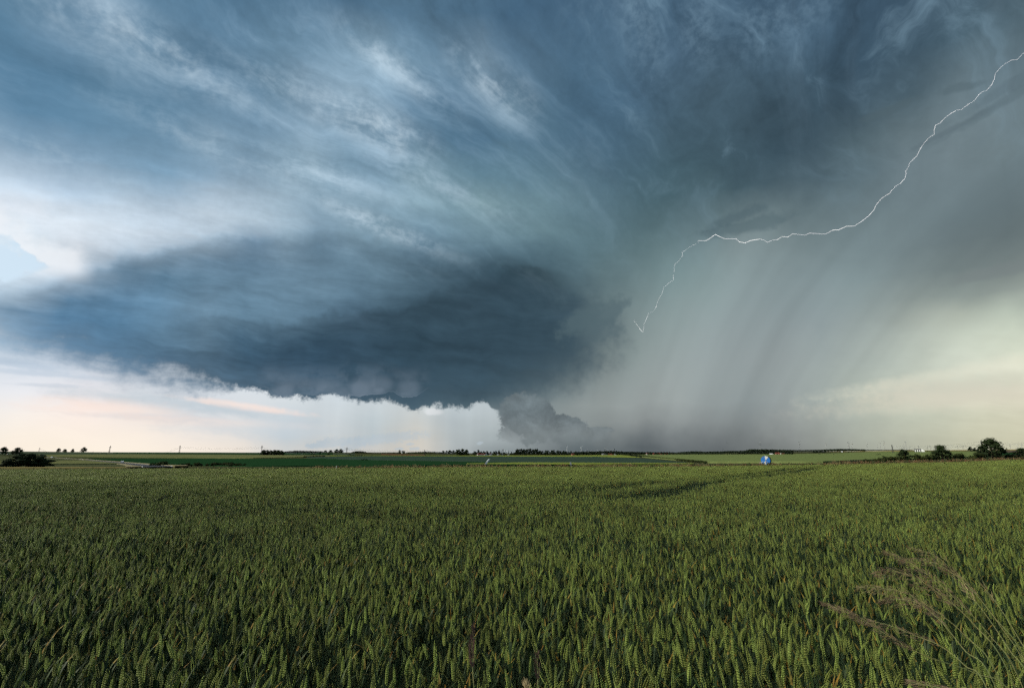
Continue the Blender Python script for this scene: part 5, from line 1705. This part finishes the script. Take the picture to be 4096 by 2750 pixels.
# ------------------------------------------------------------------ dry grass along the far verge
M_STRAW = mat('straw_grass', (0.36, 0.29, 0.13), 0.9, var=0.3, scale=1.0)
M_RUSTY = mat('reddish_grass', (0.24, 0.125, 0.065), 0.9, var=0.3, scale=1.0)
M_GREENG = mat('rank_grass', (0.055, 0.085, 0.030), 0.9, var=0.3, scale=1.0)
rg_ = random.Random(8)
m = MB()
for _ in range(5200):
    px = rg_.uniform(-150, 4250)
    Dg = rg_.uniform(116, 128) if px < 3330 else rg_.uniform(116, 140)
    q = at(px, 1860, Dg); x, y = q.x, q.y; z = h1(x, y)
    patch = math.sin(px * 0.021) + math.sin(px * 0.0073 + 1) + 0.7 * math.sin(px * 0.11)
    if px < 1250: hh, mi = rg_.uniform(0.35, 0.75), rg_.choice((2, 2, 0))
    elif px < 3400: hh, mi = rg_.uniform(0.55, 1.15 + 0.12 * patch), rg_.choice((0, 0, 1, 2) if patch > 0 else (2, 2, 0, 1))
    else: hh, mi = rg_.uniform(0.5, 1.0), rg_.choice((0, 1, 1, 2))
    for b in range(7):
        a = rg_.uniform(0, 2 * PI); l = rg_.uniform(0.08, 0.30) * hh; ww = rg_.uniform(0.012, 0.03)
        hx = hh * rg_.uniform(0.6, 1.1)
        bx, by = x + rg_.gauss(0, 0.12), y + rg_.gauss(0, 0.12)
        tx, ty = bx + math.cos(a) * l, by + math.sin(a) * l
        m.add([(bx - ww, by, z), (bx + ww, by, z), ((bx + tx) / 2 + ww, (by + ty) / 2, z + hx * 0.6), (tx, ty, z + hx), ((bx + tx) / 2 - ww, (by + ty) / 2, z + hx * 0.6)], [(0, 1, 2, 3, 4)], mi)
tag(m.build('verge_grass', [M_STRAW, M_RUSTY, M_GREENG]), 'ragged dry grass standing along the far edge of the wheat', 'grass', kind='stuff')

# ------------------------------------------------------------------ tall wild grass leaning in at the right
M_PAN = mat('purple_brown_panicle', (0.27, 0.205, 0.125), 0.85, scale=30.0, col2=(0.15, 0.10, 0.065), spec=0.15)
M_PANG = mat('straw_panicle', (0.34, 0.27, 0.15), 0.85, scale=30.0, col2=(0.20, 0.16, 0.08), spec=0.15)
M_PAND = mat('dark_spike', (0.085, 0.05, 0.04), 0.85, scale=30.0, col2=(0.045, 0.028, 0.025), spec=0.1)
M_CULM = mat('grass_culm', (0.13, 0.165, 0.060), 0.7, scale=20.0, col2=(0.19, 0.17, 0.065))


def catmull(P, n):
    P = np.array([[*p] for p in P]); t = np.linspace(0, len(P) - 1, n)
    i = np.clip(t.astype(int), 0, len(P) - 2); f = (t - i)[:, None]
    p0, p1, p2, p3 = P[np.maximum(i - 1, 0)], P[i], P[i + 1], P[np.minimum(i + 2, len(P) - 1)]
    return [Vector(v) for v in 0.5 * (2 * p1 + (p2 - p0) * f + (2 * p0 - 5 * p1 + 4 * p2 - p3) * f ** 2 + (3 * p1 - p0 - 3 * p2 + p3) * f ** 3)]


def wild_grass(bear, D, label, start, dens, fat, mat_, seed, droop=0.0, length=0.020):
    """a culm through bearings, rooted in the soil; the panicle covers it from 'start' to the tip"""
    rnd = random.Random(seed)
    P = [at(px, py, D + 0.05 * i) for i, (px, py) in enumerate(bear)]
    root = Vector((P[0].x + 0.10, P[0].y - 0.02, h1(P[0].x, P[0].y)))
    L = catmull([root, root.lerp(P[0], 0.6) + Vector((0.02, 0, 0))] + P, 60)
    t = thing('wild_grass', label, 'grass', root, group='wild grass at the right corner' if bear[0][0] > 3000 else None)
    m = MB(); m.tube([q - root for q in L], [0.0019 - 0.0013 * i / 59 for i in range(60)], 5); m.build('stem', M_CULM, t)
    m = MB()
    i0 = int(60 * start)
    for _ in range(int(dens * 0.42)):
        f = rnd.uniform(i0, 58.5); i = int(f)
        q = L[i].lerp(L[i + 1], f - i); d = (L[i + 1] - L[i]).normalized()
        env = 1.25 * fat * math.sin(PI * min(1.0, max(0.04, (f - i0) / (59 - i0)) ** 0.8)) + 0.0012
        off = Vector((rnd.gauss(0, 1), rnd.gauss(0, 1), rnd.gauss(0, 1))); off = (off - d * off.dot(d)).normalized() * env * math.sqrt(rnd.random())
        c = q + off + d * (off.length * 1.2) - Vector((0, 0, droop * off.length))
        ax = (d + off.normalized() * 0.35 + Vector((0, 0, -droop * 0.4))).normalized()
        sd = ax.cross(Vector((0.3, 0.2, 1))).normalized()
        spindle(m, c - root, ax, sd, length * rnd.uniform(0.7, 1.3), 0.0008, 0.0008, 3, 0, 0.35)
        if rnd.random() < 0.3: m.tube([q - root, c - root], 0.0003, 3, 0, cap=False)
    m.build('panicle', mat_, t)


WG = [([(4060, 2800), (3900, 2690), (3700, 2620), (3560, 2545), (3450, 2475), (3370, 2440), (3292, 2412)], 1.62, 'long brown grass head slanting up to the left, lowest of the right corner grasses', 0.52, 620, 0.010, M_PAN, 0.2),
      ([(4080, 2720), (3960, 2540), (3850, 2420), (3740, 2320), (3640, 2250), (3540, 2205)], 1.70, 'tallest feathery brown grass head arching to the upper left', 0.50, 520, 0.017, M_PAN, 0.5),
      ([(4040, 2700), (3900, 2500), (3780, 2390), (3660, 2310), (3560, 2280), (3500, 2290)], 1.60, 'feathery brown grass head just below the tallest one', 0.50, 520, 0.019, M_PAN, 0.6),
      ([(4000, 2720), (3860, 2540), (3740, 2440), (3620, 2370), (3520, 2350), (3430, 2345)], 1.58, 'loose brown grass head pointing left in the middle of the corner grasses', 0.50, 420, 0.017, M_PANG, 0.6),
      ([(4100, 2640), (3980, 2470), (3880, 2350), (3780, 2270), (3700, 2240), (3610, 2238)], 1.78, 'thin brown grass head behind the tallest one', 0.52, 380, 0.012, M_PAN, 0.4),
      ([(3980, 2740), (3860, 2600), (3760, 2480), (3670, 2410), (3590, 2395), (3520, 2400)], 1.52, 'reddish grass head with drooping tip in the corner grasses', 0.52, 360, 0.013, M_PAN, 0.7),
      ([(3960, 2780), (3860, 2660), (3760, 2580), (3660, 2540), (3560, 2500), (3480, 2480)], 1.48, 'sparse grass head between the long low one and the feathery ones', 0.55, 150, 0.011, M_PAN, 0.5),
      ([(3900, 2820), (3820, 2765), (3740, 2745), (3640, 2725)], 1.45, 'short brown grass tip at the bottom right edge', 0.60, 220, 0.008, M_PAN, 0.3),
      ([(4110, 2680), (4000, 2500), (3900, 2370), (3820, 2290), (3740, 2220), (3400, 2170)][:5] + [(3640, 2190)], 1.90, 'faint straw coloured head at the back of the corner grasses', 0.55, 260, 0.014, M_PANG, 0.4),
      ([(4140, 2760), (4040, 2600), (3960, 2480), (3900, 2400), (3850, 2345)], 1.55, 'green flower stem rising through the corner grasses', 0.80, 60, 0.006, M_PANG, 0.2),
      ([(4180, 2740), (4080, 2560), (4000, 2430), (3930, 2340)], 1.60, 'second green stem at the right edge of the corner grasses', 0.82, 50, 0.006, M_PANG, 0.2),
      ([(1900, 2790), (1892, 2690), (1888, 2600), (1893, 2510)], 1.35, 'dark brown grass spike upright at the bottom centre', 0.62, 420, 0.0038, M_PAND, 0.0),
      ([(2160, 2800), (2152, 2720), (2148, 2620)], 1.42, 'thin dark grass spike right of the bottom centre spike', 0.66, 200, 0.0025, M_PAND, 0.0),
      ([(2130, 2830), (2118, 2775), (2106, 2735)], 1.30, 'pale brown grass tip cut by the bottom edge', 0.75, 140, 0.005, M_PANG, 0.0)]
for i, (b, D, l, st, dn, ft, mm, dr) in enumerate(WG):
    wild_grass(b, D, l, st, dn, ft, mm, 40 + i, dr)

# ------------------------------------------------------------------ two birds
for px, py, D, l in ((2908, 1770, 140, 'tiny dark bird in the grey rain, the higher one'), (2892, 1797, 150, 'tiny dark bird low over the far wood')):
    t = thing('bird', l, 'bird', at(px, py, D), 0.6)
    m = MB(); m.tube([(-0.16, 0, 0), (-0.06, 0, 0), (0.05, 0, 0.01), (0.13, 0, 0.02), (0.19, 0, 0.02)], [0.012, 0.045, 0.05, 0.032, 0.006], 7); m.build('body', M_DARK, t)
    for s_ in (-1, 1):
        m = MB(); m.add([(0.06, 0, 0.02), (-0.06, 0, 0.02), (-0.07, s_ * 0.18, 0.10), (0.05, s_ * 0.2, 0.10), (-0.06, s_ * 0.40, 0.06), (0.06, 0, 0.03), (-0.06, 0, 0.03), (-0.07, s_ * 0.18, 0.11), (0.05, s_ * 0.2, 0.11)], [(0, 1, 2, 3), (3, 2, 4), (8, 7, 6, 5), (8, 4, 7)]); m.build('wing', M_DARK, t)

# ------------------------------------------------------------------ lightning
BOLT = [(4130, 195), (4096, 210), (4069, 239), (4048, 240), (4018, 257), (4000, 273), (3982, 294), (3977, 318), (3967, 339), (3946, 363), (3931, 367), (3916, 378), (3898, 402), (3874, 417), (3844, 439), (3826, 441), (3805, 453), (3784, 468), (3760, 493), (3742, 501), (3736, 522), (3737, 538), (3718, 549), (3700, 568), (3682, 594), (3667, 624), (3640, 650), (3632, 671), (3622, 686), (3625, 695), (3620, 713), (3601, 734), (3583, 745), (3565, 763), (3559, 773), (3529, 791), (3505, 818), (3496, 839), (3475, 863), (3448, 884), (3418, 904), (3385, 905), (3355, 919), (3331, 920), (3304, 935), (3277, 935), (3239, 932), (3221, 940), (3170, 935), (3152, 948), (3128, 946), (3110, 958), (3092, 960), (3069, 969), (3056, 959), (3041, 956), (3005, 961), (2981, 971), (2957, 967), (2945, 955), (2900, 955), (2882, 947), (2861, 938), (2837, 955), (2822, 963), (2793, 962)]
BOLT2 = [(2793, 962), (2792, 973), (2768, 982), (2741, 1001), (2729, 1009), (2730, 1024), (2714, 1043), (2699, 1057), (2696, 1085), (2693, 1105), (2695, 1120), (2678, 1129), (2654, 1150), (2648, 1174), (2633, 1198), (2624, 1228), (2612, 1247), (2594, 1252), (2588, 1270), (2576, 1294), (2573, 1327), (2564, 1321), (2552, 1303), (2537, 1283)]
M_BOLT = mat('lightning_glow', (1, 1, 1), 1.0, emit=(1.0, 0.93, 0.94), strength=0.62)
M_BOLT.cycles.emission_sampling = 'NONE'
o0 = at(2793, 962, 6000)
lt = thing('lightning', 'thin white lightning bolt branching out of the storm on the right', 'lightning', o0)
rb_ = random.Random(4)


def bolt(path, r0, r1, name):
    pts, rs = [], []
    n = len(path)
    for i, (px, py) in enumerate(path):
        D = 6000 + 250 * math.sin(i * 0.9) + rb_.uniform(-60, 60)
        pts.append(at(px, py, D) - o0)
        rs.append((r0 + (r1 - r0) * i / (n - 1)) * D / FOC * rb_.uniform(0.65, 1.3))
    m = MB(); m.tube(pts, rs, 5); m.build(name, M_BOLT, lt)


bolt(BOLT, 0.22, 0.33, 'channel')
bolt(BOLT2, 0.09, 0.15, 'lower_branch')

# ------------------------------------------------------------------ alike trees, bushes and posts: say which one, counted from the left
ORD = 'first second third fourth fifth sixth seventh eighth ninth tenth eleventh twelfth thirteenth fourteenth fifteenth sixteenth seventeenth eighteenth nineteenth twentieth'.split()
_same = {}
for o in C.objects:
    if o.parent is None and o.get('category') in ('tree', 'bush', 'post') and 'group' in o:
        _same.setdefault(o['label'], []).append(o)
for lab, os_ in _same.items():
    if len(os_) > 1:
        os_.sort(key=lambda o: o.location.x / o.location.y)
        for i, o in enumerate(os_):
            if i < len(ORD): o['label'] = '%s, %s from the left' % (lab, ORD[i])
